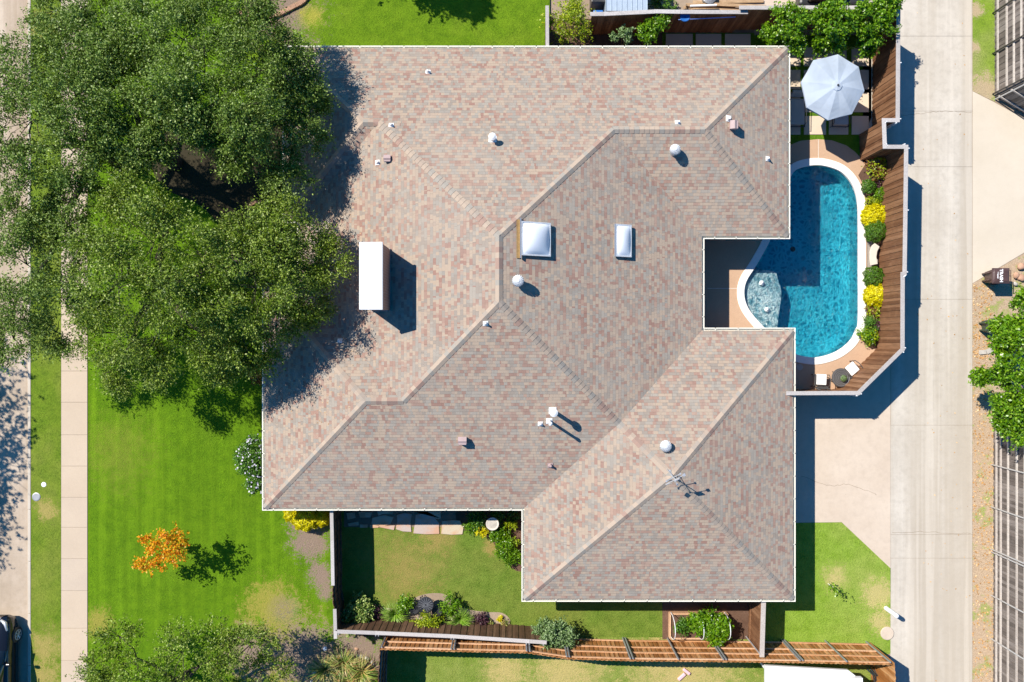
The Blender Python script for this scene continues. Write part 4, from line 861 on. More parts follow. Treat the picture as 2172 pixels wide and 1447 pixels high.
shrub('feathery lime bush south of the black chairs', 902, 1320, .62, .52, M['yelgreen'], 3200, .075, extra=[(885, 1330, .35, .35), (922, 1318, .35, .35)])
shrub('light green bush right of the black chairs', 955, 1285, .5, .46, M['bright'], 1400, .08, extra=[(968, 1278, .3, .25)])
shrub('dark green low plant between lime bush and grass clump', 933, 1325, .25, .28, M['midgreen'], 700, .06)
shrub('low dark purple plant on the tongue of the curved bed', 1020, 1312, .25, .30, M['purple'], 900, .08)
shrub('little yellow flower at the end of the curved bed', 1060, 1312, .12, .13, M['yellow'], 160, .06)
shrub('pale bronze rosette beside the yellow flower', 1040, 1322, .12, .17, M['drystrap'], 220, .06)
shrub('low pink tinged rosette ending the curved bed', 1070, 1322, .12, .17, M['drystrap'], 200, .06)
shrub('bushy climber spilling over the gap between both south fences', 1182, 1345, 1.1, .62, M['greygreen'], 3600, .085, extra=[(1150, 1333, .9, .45), (1205, 1352, 1.1, .42), (1165, 1360, 1.4, .4)])
shrub('dense green ferns beside the bird bath', 1070, 1160, .3, .48, M['bright'], 2600, .08, extra=[(1060, 1135, .3, .42), (1085, 1180, .25, .4), (1000, 1118, .25, .32)])
shrub('yellow leaved plant left of the bird bath', 1022, 1128, .25, .24, M['yellow'], 420, .07)
shrub('yellow green plant right of the bird bath', 1082, 1115, .3, .3, M['yelgreen'], 700, .08, extra=[(1092, 1150, .25, .2)])
shrub('shaded green plants along the wall above the bird bath', 1010, 1098, .35, .42, M['midgreen'], 1300, .08, extra=[(1060, 1095, .35, .35), (1090, 1093, .3, .3)])
strap_plant('grassy clump left of the feathery lime bush', 837, 1303, .60, .5, M['strap'], 260)
strap_plant('large grassy clump right of the feathery lime bush', 975, 1315, .64, .55, M['strap'], 300)
for i, (a_, b_, lab) in enumerate(((690, 1420, 'left'), (730, 1408, 'middle'), (765, 1425, 'right'), (735, 1445, 'lowest'))):
    strap_plant('dry tipped strap leaved clump in the stone ringed bed, %s of four' % lab, a_, b_, .80, .6, M['drystrap'], 190, .06)
sg = P(1756, 1238, 0); ss = thing('sapling', 'thin staked sapling with few leaves on the east lawn', 'sapling', sg)
MB().tube([sg, sg + Vector((.02, 0, .6)), sg + Vector((0, .02, 1.15))], [.018, .014, .008], 6).build('stem', M['pvc'], ss)
p_ = RNG.normal(size=(110, 3)) * [.10, .10, .32] + np.array([sg.x, sg.y, .75]); leaves_obj('foliage', p_, RNG.normal(size=(110, 3)) + [0, 0, .8], .10, .6, M['bright'], ss)

# ------------------------------------------------------------------ garden stones, edging
def blob(c, r, hz, seed=0, n=10):
    mb = MB(); vv = []; ff = []; rr = random.Random(seed)
    prof = [(.75, 0), (1.0, .35), (.92, .75), (.5, 1.0)]
    rad = [rr.uniform(.75, 1.15) for _ in range(n)]; ax = rr.uniform(.7, 1); rot = rr.uniform(0, 3)
    for s_, z in prof:
        for k_ in range(n):
            a_ = 2 * math.pi * k_ / n; x = r * s_ * rad[k_] * math.cos(a_); y = r * s_ * rad[k_] * math.sin(a_) * ax
            vv.append((c[0] + x * math.cos(rot) - y * math.sin(rot), c[1] + x * math.sin(rot) + y * math.cos(rot), c[2] + hz * z))
    for i in range(3):
        for k_ in range(n): k2 = (k_ + 1) % n; ff.append((i * n + k_, i * n + k2, (i + 1) * n + k2, (i + 1) * n + k_))
    ff.append(tuple(3 * n + k_ for k_ in range(n))); mb.add(vv, ff); return mb
for i, (a_, b_, r_, m_, lab) in enumerate(((2163, 566, .19, 'pinkstone', 'top right boulder of the pile beyond the brown bin'), (2152, 584, .17, 'pinkstone', 'left boulder of the pile beyond the brown bin'), (2163, 590, .17, 'pinkstone', 'large round boulder at the foot of the pile beyond the brown bin'), (2151, 603, .12, 'stone', 'small pale stone below the boulder pile'),
                                      (1866, 735, .19, 'pinkstone', 'flat stone ending the poolside bed'), (1857, 557, .09, 'pinkstone', 'small stone under the curved bench end'), (1838, 424, .07, 'pinkstone', 'small pebble beside the coping'),
                                      (757, 1375, .10, 'pinkstone', 'small pink stone by the fence corner outside the garden'), (762, 1400, .10, 'pinkstone', 'small pink stone above the stone ring'))):
    q = P(a_, b_); tag(blob((q.x, q.y, 0.04), r_, r_ * .9, i + 3).build('stone', M[m_], smooth=True), lab, 'stone')
q = P(691, 1374); tag(MB().lathe((q.x, q.y, .085), [(.09, 0), (.10, .05), (.05, .09), (.01, .10)], 14).build('cleanout_cap', M['pvc']), 'round white cleanout cap in the shade near the lower oak', 'cap')
ring_px = spline([(661, 1447), (668, 1425), (690, 1402), (715, 1393), (745, 1389), (770, 1391), (788, 1400), (798, 1415)], 4, closed=False)
for i, (a_, b_) in enumerate(zip(ring_px[::3], ring_px[2::3])):
    A, B = P(*a_), P(*b_); mb = MB(); mb.seg(A, B, 0.0, .14, .13); tag(mb.build('edging_stone', M['stone'], bevel=.03), 'pale edging stone of the ring round the dry tipped clumps, %s from the left' % ['first', 'second', 'third', 'fourth', 'fifth', 'sixth', 'seventh', 'eighth', 'ninth', 'tenth'][i], 'edging stone', 'edging stones round the strap plants')
def brick_edge(name, label, px, mat='edging', z0=.08, w=.2):
    pts = [P(*q) for q in spline(px, 6, closed=False)]; mb = MB()
    for a_, b_ in zip(pts[:-1], pts[1:]):
        mb.seg(a_, b_, z0, z0 + .13 + random.uniform(-.01, .01), w)
    return tag(mb.build(name, M[mat], bevel=.01), label, 'edging')
brick_edge('brick_edging', 'curved brick edging of the soil bed on the north lawn', [(505, 28), (535, 36), (560, 39), (590, 34), (625, 17), (645, 6), (660, -15)])
brick_edge('brick_edging', 'rectangular brick edging round the bedding plants near the entrance', [(533, 480), (532, 455), (536, 434), (560, 431), (590, 434)], w=.16)
# flagstone path
rr = random.Random(5); fpolys = [[(790, 1098), (815, 1092), (835, 1097), (828, 1112), (812, 1117), (788, 1113)], [(842, 1092), (858, 1088), (874, 1090), (871, 1108), (873, 1128), (855, 1127), (840, 1122), (843, 1105)],
    [(882, 1092), (905, 1088), (920, 1096), (931, 1108), (932, 1132), (905, 1133), (877, 1131), (880, 1112)], [(938, 1105), (960, 1103), (976, 1104), (983, 1120), (981, 1133), (958, 1134), (936, 1132)], [(800, 1117), (838, 1114), (836, 1124), (815, 1120)],
    [(878, 1085), (935, 1084), (935, 1100), (925, 1100), (905, 1084)], [(738, 1110), (760, 1106), (762, 1114), (740, 1116)], [(764, 1112), (780, 1112), (780, 1119), (764, 1119)], [(785, 1113), (805, 1114), (803, 1119), (785, 1120)], [(760, 1085), (790, 1086), (786, 1097), (764, 1098)], [(800, 1084), (835, 1083), (834, 1090), (812, 1090), (803, 1094)], [(735, 1088), (752, 1086), (755, 1098), (738, 1102)]]
ordn = ['broad squarish one under the eave', 'tall tan one', 'widest with a rusty blue middle', 'pale one at the right end', 'thin sliver at the lawn edge', 'grey one against the wall', 'small one by the fence', 'small reddish block', 'reddish brick shaped piece', 'dark one at the wall', 'narrow one at the wall', 'dark one in the fence corner']
for pl, od in zip(fpolys, ordn): tag(MB().prism(PX(pl), .0, .05).build('flagstone', M['flag'], bevel=.008), 'flagstone of the south path, ' + od, 'flagstone', 'flagstones of the garden path')

# ------------------------------------------------------------------ umbrella
ub = P(1777, 181, 2.83); ubx, uby = ub.x, ub.y; um = thing('patio_umbrella', 'large pale grey eight sided umbrella over the paved terrace', 'umbrella', (ubx, uby, .02))
MB().tube([(ubx, uby, .02), (ubx, uby, 2.9)], .028, 10).build('pole', M['galv'], um); MB().lathe((ubx, uby, .02), [(.30, 0), (.30, .06), (.08, .10), (.05, .3)], 20).build('base', M['blackmetal'], um)
epx = [(1777.4, 115.6), (1821, 142), (1833.4, 193), (1806.8, 241.6), (1756.3, 255), (1711.6, 228), (1699.9, 174), (1725.7, 128)]; ev = [P(a_, b_, 2.45) for a_, b_ in epx]; top = Vector((ubx, uby, 2.80))
cm = MB(); vv = [top + Vector(((e_ - top).x * .09, (e_ - top).y * .09, -.02)) for e_ in ev]; NS = 6; rows_ = [vv]
for s_ in range(1, NS + 1):
    t = s_ / NS; rw = []
    for q in range(8):
        A = vv[q].lerp(ev[q], t); B = vv[(q + 1) % 8].lerp(ev[(q + 1) % 8], t); A.z += .05 * math.sin(math.pi * t); mid = A.lerp(B, .5); mid.x += (ubx - mid.x) * .01 * t; mid.y += (uby - mid.y) * .01 * t; rw += [A, mid]
    rows_.append(rw)
vs = list(vv); fs = []
for r__ in rows_[1:]: vs += r__
fs += [(q, 8 + 2 * q, 8 + 2 * q + 1) for q in range(8)] + [(q, 8 + 2 * q + 1, (q + 1) % 8) for q in range(8)] + [((q + 1) % 8, 8 + 2 * q + 1, 8 + (2 * q + 2) % 16) for q in range(8)]
for s_ in range(NS - 1):
    o1, o2 = 8 + 16 * s_, 24 + 16 * s_
    fs += [(o1 + q, o2 + q, o2 + (q + 1) % 16, o1 + (q + 1) % 16) for q in range(16)]
o1 = 8 + 16 * (NS - 1); n0 = len(vs); vs += [v - Vector((0, 0, .09)) for v in vs[o1:o1 + 16]]; fs += [(o1 + q, n0 + q, n0 + (q + 1) % 16, o1 + (q + 1) % 16) for q in range(16)]
cm.add(vs, fs); cn = cm.build('canopy', M['canvas'], um); sm = cn.modifiers.new('thickness', 'SOLIDIFY'); sm.thickness = .006
vt = MB(); vt.add([top + Vector((0, 0, .05))] + [top + Vector(((e_ - top).x * .16, (e_ - top).y * .16, .0)) for e_ in ev], [(0, 1 + q, 1 + (q + 1) % 8) for q in range(8)]); vo = vt.build('canopy_vent', M['canvas'], um); MB().lathe((ubx, uby, 2.83), [(.035, 0), (.045, .05), (.02, .08)], 10).build('finial', M['blackmetal'], um)
for e_ in ev: MB().tube([(ubx, uby, 2.72), e_ - Vector((0, 0, .03))], .012, 5).build('rib', M['galv'], um)

# ------------------------------------------------------------------ patio furniture
def wicker_chair(name, label, px, py, rz, rug='cushion'):
    c = P(px, py, 0); ch = thing(name, label, 'chair', (c.x, c.y, .02), group='wicker chairs at the round table'); T = Matrix.Rotation(rz, 4, 'Z'); 
    def mk(part, mat, f, bevel=0, smooth=False):
        mb = MB(); f(mb)
        for v in mb.v: 
            q = T @ v; v.x, v.y, v.z = q.x + c.x, q.y + c.y, q.z + .02
        return mb.build(part, mat, ch, bevel=bevel, smooth=smooth)
    def lat(mb):
        for k_ in range(7):
            x = -.24 + k_ * .08; mb.tube([(x, -.27, .42), (x * 1.1, -.36, .80)], .012, 5); 
        for z, y in ((.50, -.29), (.58, -.31), (.66, -.33), (.74, -.345)):
            mb.tube([(-.26, y, z), (.26, y, z)], .012, 5)
        mb.tube([(-.26, -.25, .40), (-.29, -.37, .78), (-.15, -.42, .86), (.15, -.42, .86), (.29, -.37, .78), (.26, -.25, .40)], .022, 6)
    mk('backrest', M['wicker'], lat)
    mk('seat', M['wicker'], lambda mb: mb.box((0, .0, .40), (.54, .52, .05)), .015)
    mk('seat_cushion', M[rug], lambda mb: mb.box((0, .04, .475), (.46, .48, .09)), .035)
    for sx in (-1, 1):
        mk('armrest', M['wicker'], lambda mb: mb.tube([(sx * .27, -.30, .42), (sx * .34, -.22, .62), (sx * .35, .05, .64), (sx * .31, .26, .58), (sx * .27, .24, .02)], .02, 6))
        mk('leg', M['wicker'], lambda mb: mb.tube([(sx * .24, -.24, .4), (sx * .26, -.30, 0)], .018, 6))
    for k_ in range(4):
        x, y = (-.1 + .2 * (k_ % 2), -.06 + .2 * (k_ // 2)); mk('tufted_button', M[rug], lambda mb: mb.lathe((x, y, .515), [(.016, 0), (.016, .008), (.005, .012)], 8))
    return ch
wicker_chair('wicker_chair', 'wicker chair with white cushion nearest the house wall, left of the table', 1733, 806, R(-3))
wicker_chair('wicker_chair', 'tilted wicker chair with white cushion against the fence, right of the table', 1799, 783, R(40))
tc = P(1773, 800, .0); tb = thing('round_table', 'round dark wicker table between the two white cushioned chairs', 'table', (tc.x, tc.y, .02))
MB().lathe((tc.x, tc.y, .02), [(.40, .52), (.42, .53), (.42, .56), (.40, .57), (.01, .575)], 32).build('tabletop', M['wicker'], tb)
rg = MB()
for k_ in range(5): rg.lathe((tc.x, tc.y, .595), [(.06 + .075 * k_, 0), (.06 + .075 * k_ + .01, .006), (.06 + .075 * k_ + .02, 0)], 30) if 0 else rg.tube([(tc.x + (.06 + .075 * k_) * math.cos(q * .2618), tc.y + (.06 + .075 * k_) * math.sin(q * .2618), .597) for q in range(25)], .006, 4, cap=False)
rg.build('woven_pattern', M['steel'], tb)
for q in range(4):
    a_ = q * 1.5708 + .6; MB().tube([(tc.x + .26 * math.cos(a_), tc.y + .26 * math.sin(a_), .55), (tc.x + .30 * math.cos(a_), tc.y + .30 * math.sin(a_), .02)], .018, 6).build('leg', M['wicker'], tb)
pt = thing('potted_plant', 'round grey green succulent in a bowl on the wicker table', 'plant', (tc.x + .05, tc.y - .02, .595)); MB().lathe((tc.x + .05, tc.y - .02, .595), [(.07, 0), (.12, .09), (.11, .10)], 16).build('pot', M['steel'], pt)
d = RNG.normal(size=(420, 3)); d[:, 2] = abs(d[:, 2]); d /= np.linalg.norm(d, axis=1, keepdims=True); leaves_obj('foliage', d * .15 * RNG.uniform(.7, 1, (420, 1)) + [tc.x + .05, tc.y - .02, .70], d + RNG.normal(size=d.shape) * .5, .05, .4, M['greygreen'], pt, d)
def lounge(label, px, py, rz, L=1.5, W=.72):
    c = P(px, py); o = thing('lounge_chair', label, 'lounge chair', (c.x, c.y, .045), group='grey lounge chairs on the paving'); T = Matrix.Rotation(rz, 4, 'Z')
    def mk(part, mat, f, bevel=0):
        mb = MB(); f(mb)
        for v in mb.v: q = T @ v; v.x, v.y, v.z = q.x + c.x, q.y + c.y, q.z + .045
        return mb.build(part, mat, o, bevel=bevel)
    mk('frame', M['blackmetal'], lambda mb: [mb.box((sx * W / 2, 0, .30), (.03, L, .04)) for sx in (-1, 1)] + [mb.box((0, sy * L / 2, .30), (W, .03, .04)) for sy in (-1, 1)])
    mk('cushion', M['cushion_g'], lambda mb: mb.box((0, -.10, .37), (W - .08, L - .35, .10)), .03); mk('backrest', M['cushion_g'], lambda mb: mb.box((0, L / 2 - .08, .52), (W - .08, .12, .42), 0, Matrix.Rotation(-.3, 3, 'X')), .03)
    for sx in (-1, 1):
        mk('armrest', M['blackmetal'], lambda mb: mb.tube([(sx * W / 2, -L / 2 + .1, .3), (sx * W / 2, -L / 2 + .12, .52), (sx * W / 2, L / 2 - .2, .54)], .015, 6))
        for sy in (-1, 1): mk('leg', M['blackmetal'], lambda mb: mb.tube([(sx * (W / 2 - .02), sy * (L / 2 - .05), .3), (sx * (W / 2 - .01), sy * (L / 2 - .05), 0)], .015, 6))
lounge('grey lounge chair half under the roof edge beside the umbrella', 1684, 238, 0); lounge('grey lounge chair mostly hidden under the umbrella', 1776, 243, 0, L=1.3)
# curved bench
bc = thing('curved_bench', 'curved cream stone bench in the poolside planting', 'bench', P(1857, 541)); bp_ = [(1856, 516), (1866, 523), (1861, 533), (1859, 545), (1862, 560), (1847, 563), (1845, 549), (1845.5, 533), (1850, 521)]
MB().prism(PX(bp_, .42), .34, .42).build('seat', plain('cast_stone', (.58, .53, .44), .8, .2, var=.06), bc, bevel=.012)
for a_, b_ in ((1856, 526), (1853, 554)): q = P(a_, b_, .2); MB().box((q.x, q.y, .19), (.26, .12, .30)).build('leg', M['stone'], bc, bevel=.01)
# bird bath
bb = P(1044.5, 1111.5, .75); bt_ = thing('bird_bath', 'round pale pedestal bird bath among the ferns', 'bird bath', (bb.x, bb.y, 0)); MB().lathe((bb.x, bb.y, 0), [(.16, 0), (.14, .06), (.07, .12), (.06, .55), (.12, .66)], 20).build('pedestal', M['stone'], bt_, smooth=True)
MB().lathe((bb.x, bb.y, .66), [(.10, 0), (.27, .07), (.29, .10), (.27, .10), (.20, .05), (.01, .03)], 28).build('bowl', plain('pale_cast_stone', (.62, .56, .48), .8, .2), bt_, smooth=True); MB().lathe((bb.x, bb.y, .725), [(.21, 0), (.01, .002)], 24).build('bath_water', M['stone'], bt_)
# black bistro set
def iron_chair(label, px, py, rz):
    c = P(px, py); o = thing('iron_chair', label, 'chair', (c.x, c.y, 0), group='black iron chairs in the flower bed'); T = Matrix.Rotation(rz, 4, 'Z')
    def mk(part, f):
        mb = MB(); f(mb)
        for v in mb.v: q = T @ v; v.x, v.y, v.z = q.x + c.x, q.y + c.y, q.z
        return mb.build(part, M['blackmetal'], o)
    mk('seat', lambda mb: mb.lathe((0, 0, .43), [(.22, 0), (.24, .015), (.22, .03), (.01, .02)], 20))
    mk('backrest', lambda mb: [mb.tube([(.2 * math.cos(a_), -.16 - .05 * math.sin(a_), .45), (.26 * math.cos(a_), -.22 - .10 * math.sin(a_), .85)], .009, 5) for a_ in [q * .3 for q in range(2, 9)]] + [mb.tube([(.26 * math.cos(a_), -.22 - .10 * math.sin(a_), .85) for a_ in [q * .2 for q in range(0, 16)]], .014, 5)])
    for sx in (-1, 1):
        for sy in (-1, 1): mk('leg', lambda mb: mb.tube([(sx * .16, sy * .16, .43), (sx * .22, sy * .22, 0)], .012, 5))
iron_chair('black iron chair left of the round black table', 881, 1285, R(80)); iron_chair('black iron chair right of the round black table', 929, 1290, R(-80))
q = P(903, 1283, .7); it = thing('iron_table', 'round black iron table between two black chairs in the flower bed', 'table', (q.x, q.y, 0)); MB().lathe((q.x, q.y, .69), [(.34, 0), (.36, .015), (.34, .03), (.01, .03)], 28).build('tabletop', M['blackmetal'], it)
tw = MB()
for k_ in range(16): a_ = k_ * .3927; tw.tube([(q.x + .05 * math.cos(a_), q.y + .05 * math.sin(a_), .727), (q.x + .32 * math.cos(a_ + .25), q.y + .32 * math.sin(a_ + .25), .727)], .007, 4)
tw.build('lattice', M['steel'], it)
for k_ in range(3): a_ = k_ * 2.09; MB().tube([(q.x + .05 * math.cos(a_), q.y + .05 * math.sin(a_), .68), (q.x + .25 * math.cos(a_), q.y + .25 * math.sin(a_), 0)], .014, 5).build('leg', M['blackmetal'], it)
# raised planter with hoops
pb = thing('raised_planter', 'wooden raised planter with white hoops and a leafy crop by the south wall', 'planter', P(1480, 1325)); A_, B_ = P(1419, 1298), P(1540, 1350); mb = MB()
for (p0, p1) in ((A_, (B_.x, A_.y)), ((B_.x, A_.y), B_), (B_, (A_.x, B_.y)), ((A_.x, B_.y), A_)): mb.seg(p0, p1, 0, .30, .06)
mb.build('planter_frame', M['cedar_rail'], pb); MB().box(((A_.x + B_.x) / 2, (A_.y + B_.y) / 2, .12), (B_.x - A_.x - .06, A_.y - B_.y - .06, .2)).build('soil', M['mulch'], pb)
for x in (1423, 1482, 1537):
    q0, q1 = P(x, 1299, .2), P(x, 1350, .2); xx = q0.x; cy_ = (q0.y + q1.y) / 2; ry = (q0.y - q1.y) / 2
    MB().tube([(xx, cy_ + ry * math.cos(math.pi * s_ / 14), .2 + 1.0 * math.sin(math.pi * s_ / 14) ** .8) for s_ in range(15)], .016, 6).build('hoop', M['pvc'], pb)
shrub('dense leafy crop growing through the hoops of the raised planter', 1505, 1328, .75, .62, M['bright'], 3200, .11, extra=[(1520, 1345, .8, .5), (1480, 1322, .6, .45), (1530, 1325, .7, .45)]); shrub('dark green seedlings at the left of the raised planter', 1452, 1325, .5, .32, M['midgreen'], 900, .08, extra=[(1445, 1335, .45, .25)])

# ------------------------------------------------------------------ bins
def bin_(label, px, py, rz, mat, text=None, lid=True):
    c = P(px, py); o = thing('wheelie_bin', label, 'bin', (c.x, c.y, 0)); T = Matrix.Rotation(rz, 4, 'Z')
    def place(mb):
        for v in mb.v: q = T @ v; v.x, v.y, v.z = q.x + c.x, q.y + c.y, q.z
        return mb
    # long axis along local x; wheels and handle at +x
    b0, b1 = [(-.22, -.24), (.24, -.24), (.24, .24), (-.22, .24)], [(-.38, -.31), (.33, -.31), (.33, .31), (-.38, .31)]
    mb = MB(); mb.add([(*p, .06) for p in b0] + [(*p, .98) for p in b1], [(3, 2, 1, 0), (0, 1, 5, 4), (1, 2, 6, 5), (2, 3, 7, 6), (3, 0, 4, 7), (4, 5, 6, 7)])
    place(mb).build('body', mat, o, bevel=.04)
    mb = MB(); N = 8; vv = []; ff = []
    for i in range(N + 1):
        x = -.42 + .76 * i / N
        for k_ in range(7): y = -.34 + .68 * k_ / 6; vv.append((x, y, 1.0 + .07 * (1 - abs(2 * k_ / 6 - 1) ** 3) * (1 - abs(2 * i / N - 1) ** 4) + (.03 if (i in (5, 6, 7) and k_ in (1, 5)) else 0)))
    for i in range(N):
        for k_ in range(6): ff.append((i * 7 + k_, (i + 1) * 7 + k_, (i + 1) * 7 + k_ + 1, i * 7 + k_ + 1))
    n_v = len(vv); mb.add(vv, ff); mb.box((-.04, 0, .985), (.76, .66, .05)); place(mb).build('lid', mat, o, bevel=.008)
    mb = MB(); mb.tube([(.33, -.25, .93), (.42, -.25, .96), (.42, .25, .96), (.33, .25, .93)], .018, 7); mb.tube([(.42, 0, .96), (.33, 0, .93)], .014, 6); place(mb).build('handle', mat, o)
    for s_ in (-1, 1):
        mb = MB(); mb.tube([(.24, s_ * .27, .13), (.24, s_ * .33, .13)], .13, 18); place(mb).build('wheel', M['blackmetal'], o)
        mb = MB(); mb.box((-.34, s_ * .16, .40), (.10, .06, .70), 0, Matrix.Rotation(-.17, 3, 'Y')); place(mb).build('rib', mat, o, bevel=.02)
    if text:
        cu = bpy.data.curves.new('t', 'FONT'); cu.body = text; cu.size = .19; cu.align_x = 'CENTER'; cu.extrude = .002; cu.offset = .006; to = bpy.data.objects.new('t', cu); COL.objects.link(to); bpy.context.view_layer.update()
        me = bpy.data.meshes.new_from_object(to.evaluated_get(bpy.context.evaluated_depsgraph_get())); bpy.data.objects.remove(to)
        me.transform(Matrix.Translation((-.13, 0, 1.083)) @ Matrix.Rotation(-math.pi / 2, 4, 'Z')); me.transform(Matrix.Rotation(rz, 4, 'Z')); l_ = link_mesh('lettering', me, M['text'], o)
        mb = MB(); mb.box((-.21, .02, 1.083), (.018, .30, .004)); mb.box((-.235, -.02, 1.08), (.014, .20, .004)); place(mb).build('marking', M['text'], o)
    return o
bin_('brown wheeled bin marked TRASH beside the alley', 2096, 589, 0, M['bin_br'], 'TRASH'); bin_('dark green wheeled bin half under the tree beside the alley', 2090, 692, R(4), M['bin_gr'])

# ------------------------------------------------------------------ small things
q = P(1879, 1290); bo = thing('bollard', 'white rounded bollard at the corner of east lawn and alley', 'bollard', q); MB().tube([q, q + Vector((0, 0, 1.0)), q + Vector((0, 0, 1.06)), q + Vector((0, 0, 1.09))], [.10, .10, .08, .03], 20).build('post', M['pvc'], bo, smooth=False)
q = P(1881, 1343); tag(MB().lathe((q.x, q.y, .012), [(.30, 0), (.30, .04), (.28, .05)], 28).build('stepping_stone', M['conc_drive'], bevel=.005), 'round stepping stone in the east lawn beside the alley', 'stepping stone')
for a_, b_, r_, lab, mt in ((96, 1027, .11, 'small white round valve cover in the parkway grass', 'pvc'), (80, 1053, .19, 'round grey meter cover beside the kerb', 'steel')):
    q = P(a_, b_); tag(MB().lathe((q.x, q.y, .105), [(r_, 0), (r_, .012), (r_ * .8, .02), (.01, .02)], 24).build('utility_cover', M[mt]), lab, 'utility cover')
q = P(1450, 1428); tg = MB(); tg.box((q.x + .12, q.y + .10, .06), (.38, .14, .10), R(-38)); tg.box((q.x - .10, q.y - .14, .05), (.42, .15, .09), R(42)); tag(tg.build('garden_toy', M['pink'], bevel=.03), 'pink T shaped toy lying on the dry neighbour lawn', 'toy')
q = P(817, 1440); tag(MB().box((q.x, q.y, .12), (.09, .45, .12)).build('hose_reel', M['blueplastic'], bevel=.02), 'blue plastic item in the shade of the black fence', 'garden item')
for a_, b_, w_, h_, rz, lab, mt in ((2083, 747, .32, .20, .1, 'pale brick lying by the alley, left of two', 'stone'), (2098, 744, .30, .22, .35, 'pale brick lying by the alley, right of two', 'stone'), (2072, 795, .42, .48, .05, 'square pale meter box lid under the overhanging branch', 'conc')):
    q = P(a_, b_); tag(MB().box((q.x, q.y, .04), (w_, h_, .07), rz).build('paving_block', M[mt], bevel=.01), lab, 'block')
# pool skimmer net on the north fence
q0, q1 = P(1439, 42, 2.0), P(1560, 36, 2.0); sk = thing('skimmer_net', 'blue pool skimmer net on a long pole hung on the north fence', 'pool net', q0); MB().tube([q0, q1], .02, 8).build('pole', plain('blue_anodised_pole', (.25, .36, .80), .3, .5, metal=.3), sk)
MB().lathe((q0.x + .28, q0.y + .12, q0.z + .02), [(.22, 0), (.20, .03), (.02, .0)], 20).build('net', M['blueplastic'], sk)
# neighbour's yard to the north
sh = thing('metal_shed', 'shed with pale blue ribbed metal roof beyond the north fence', 'shed', P(1331, 0, 0)); a0, a1 = P(1286, -110, 2.0), P(1373, 26, 2.0); MB().box(((a0.x + a1.x) / 2, (a0.y + a1.y) / 2 + .06, .95), (a1.x - a0.x - .15, a0.y - a1.y - .15, 1.9)).build('wall', M['bluetarp'], sh)
rf = MB(); rf.box(((a0.x + a1.x) / 2, (a0.y + a1.y) / 2 + .06, 1.95), (a1.x - a0.x, a0.y - a1.y, .06))
for k_ in range(9): rf.box((a0.x + (a1.x - a0.x) * k_ / 8, (a0.y + a1.y) / 2 + .06, 1.99), (.015, a0.y - a1.y, .03))
rf.build('roof', M['bluetarp'], sh)
tag(MB().box((P(1268, 10).x, P(1268, 10).y + .5, .5), (.75, 1.6, 1.0)).build('dark_crate', M['blackmetal'], bevel=.02), 'dark box between the yellow bush and the shed', 'box')
tag(MB().box((P(1269, 27, .9).x, P(1269, 27, .9).y + .02, .45), (.42, .20, .9)).build('blue_tub', M['blueplastic'], bevel=.03), 'blue tub behind the north fence beside the shed', 'tub')
sheet('neighbour_patio', rect(1480, -700, 1900, 26), .010, M['conc_drive'], depth=.01)
for i, (x0, y0, x1, y1, z, lab) in enumerate(((1470, 4, 1620, 2, .10, 'longest'), (1455, 10, 1585, 12, .22, 'upper'), (1450, 16, 1560, 18, .14, 'middle'), (1500, 8, 1625, 14, .30, 'tilted'), (1460, 21, 1600, 20, .18, 'nearest the fence'))):
    tag(MB().seg(P(x0, y0, z), P(x1, y1, z), z - .05, z, .14).build('plank', M['lumber'], bevel=.004), 'loose plank in the pile north of the fence, %s one' % lab, 'plank', 'planks lying north of the fence')
tag(MB().tube([P(1464, 13, .4), P(1520, 11, .4)], .05, 10).build('white_pipe', M['pvc']), 'short white pipe lying on the planks', 'pipe')
tag(MB().lathe(P(1502, -2, .1), [(.3, 0), (.32, .25), (.2, .3)], 18).build('dark_pot', M['steel']), 'dark round pot beyond the planks at the top edge', 'pot')
cv = thing('parked_car', 'dark car roof just beyond the north fence trees', 'car', P(1770, -20)); MB().prism(PX([(1695, 10), (1700, -60), (1820, -60), (1826, 9), (1790, 13), (1720, 13)], .9), .25, .9).build('body', M['blackmetal'], cv, bevel=.12); MB().prism(PX([(1716, -2), (1716, -50), (1800, -50), (1800, -2)], 1.3), .85, 1.3).build('cabin', M['glass'], cv, bevel=.15)
for x in (1718, 1805):
    for y in (8, -60): q = P(x, y, .3); MB().tube([(q.x, q.y - .1, .32), (q.x, q.y + .1, .32)], .32, 18).build('wheel', M['blackmetal'], cv)
# white roofed outbuilding, bottom right
ob = thing('patio_cover', 'white flat patio roof beyond the cedar fence, bottom right', 'patio roof', P(1730, 1480)); a0, a1 = P(1623, 1414, 1.9), P(1790, 1640, 1.9)
MB().prism(PX([(1623, 1412), (1800, 1422), (1838, 1452), (1838, 1640), (1623, 1640)], 1.9), 1.75, 1.9).build('roof', M['capmetal'], ob, bevel=.01)
for a_, b_ in ((1630, 1425), (1830, 1460), (1630, 1620), (1830, 1620)): q = P(a_, b_, 1.8); MB().box((q.x, q.y, .9), (.1, .1, 1.75)).build('post', M['white'], ob)
tag(MB().box((P(1815, 1442, 2.0).x, P(1815, 1442, 2.0).y - .1, 2.02), (.5, .45, .22)).build('white_cabinet', M['white'], bevel=.01), 'small white box on the white patio roof corner', 'box')
lg = thing('stacked_loungers', 'dark blue folding frames leaning in the corner by the orange fence', 'frames', P(1850, 1430)); 
for k_ in range(3): MB().tube([P(1840 + k_ * 7, 1420, .4), P(1852 + k_ * 5, 1432, .7), P(1856 + k_ * 4, 1450, .5)], .035, 6).build('frame', M['glass'], lg)

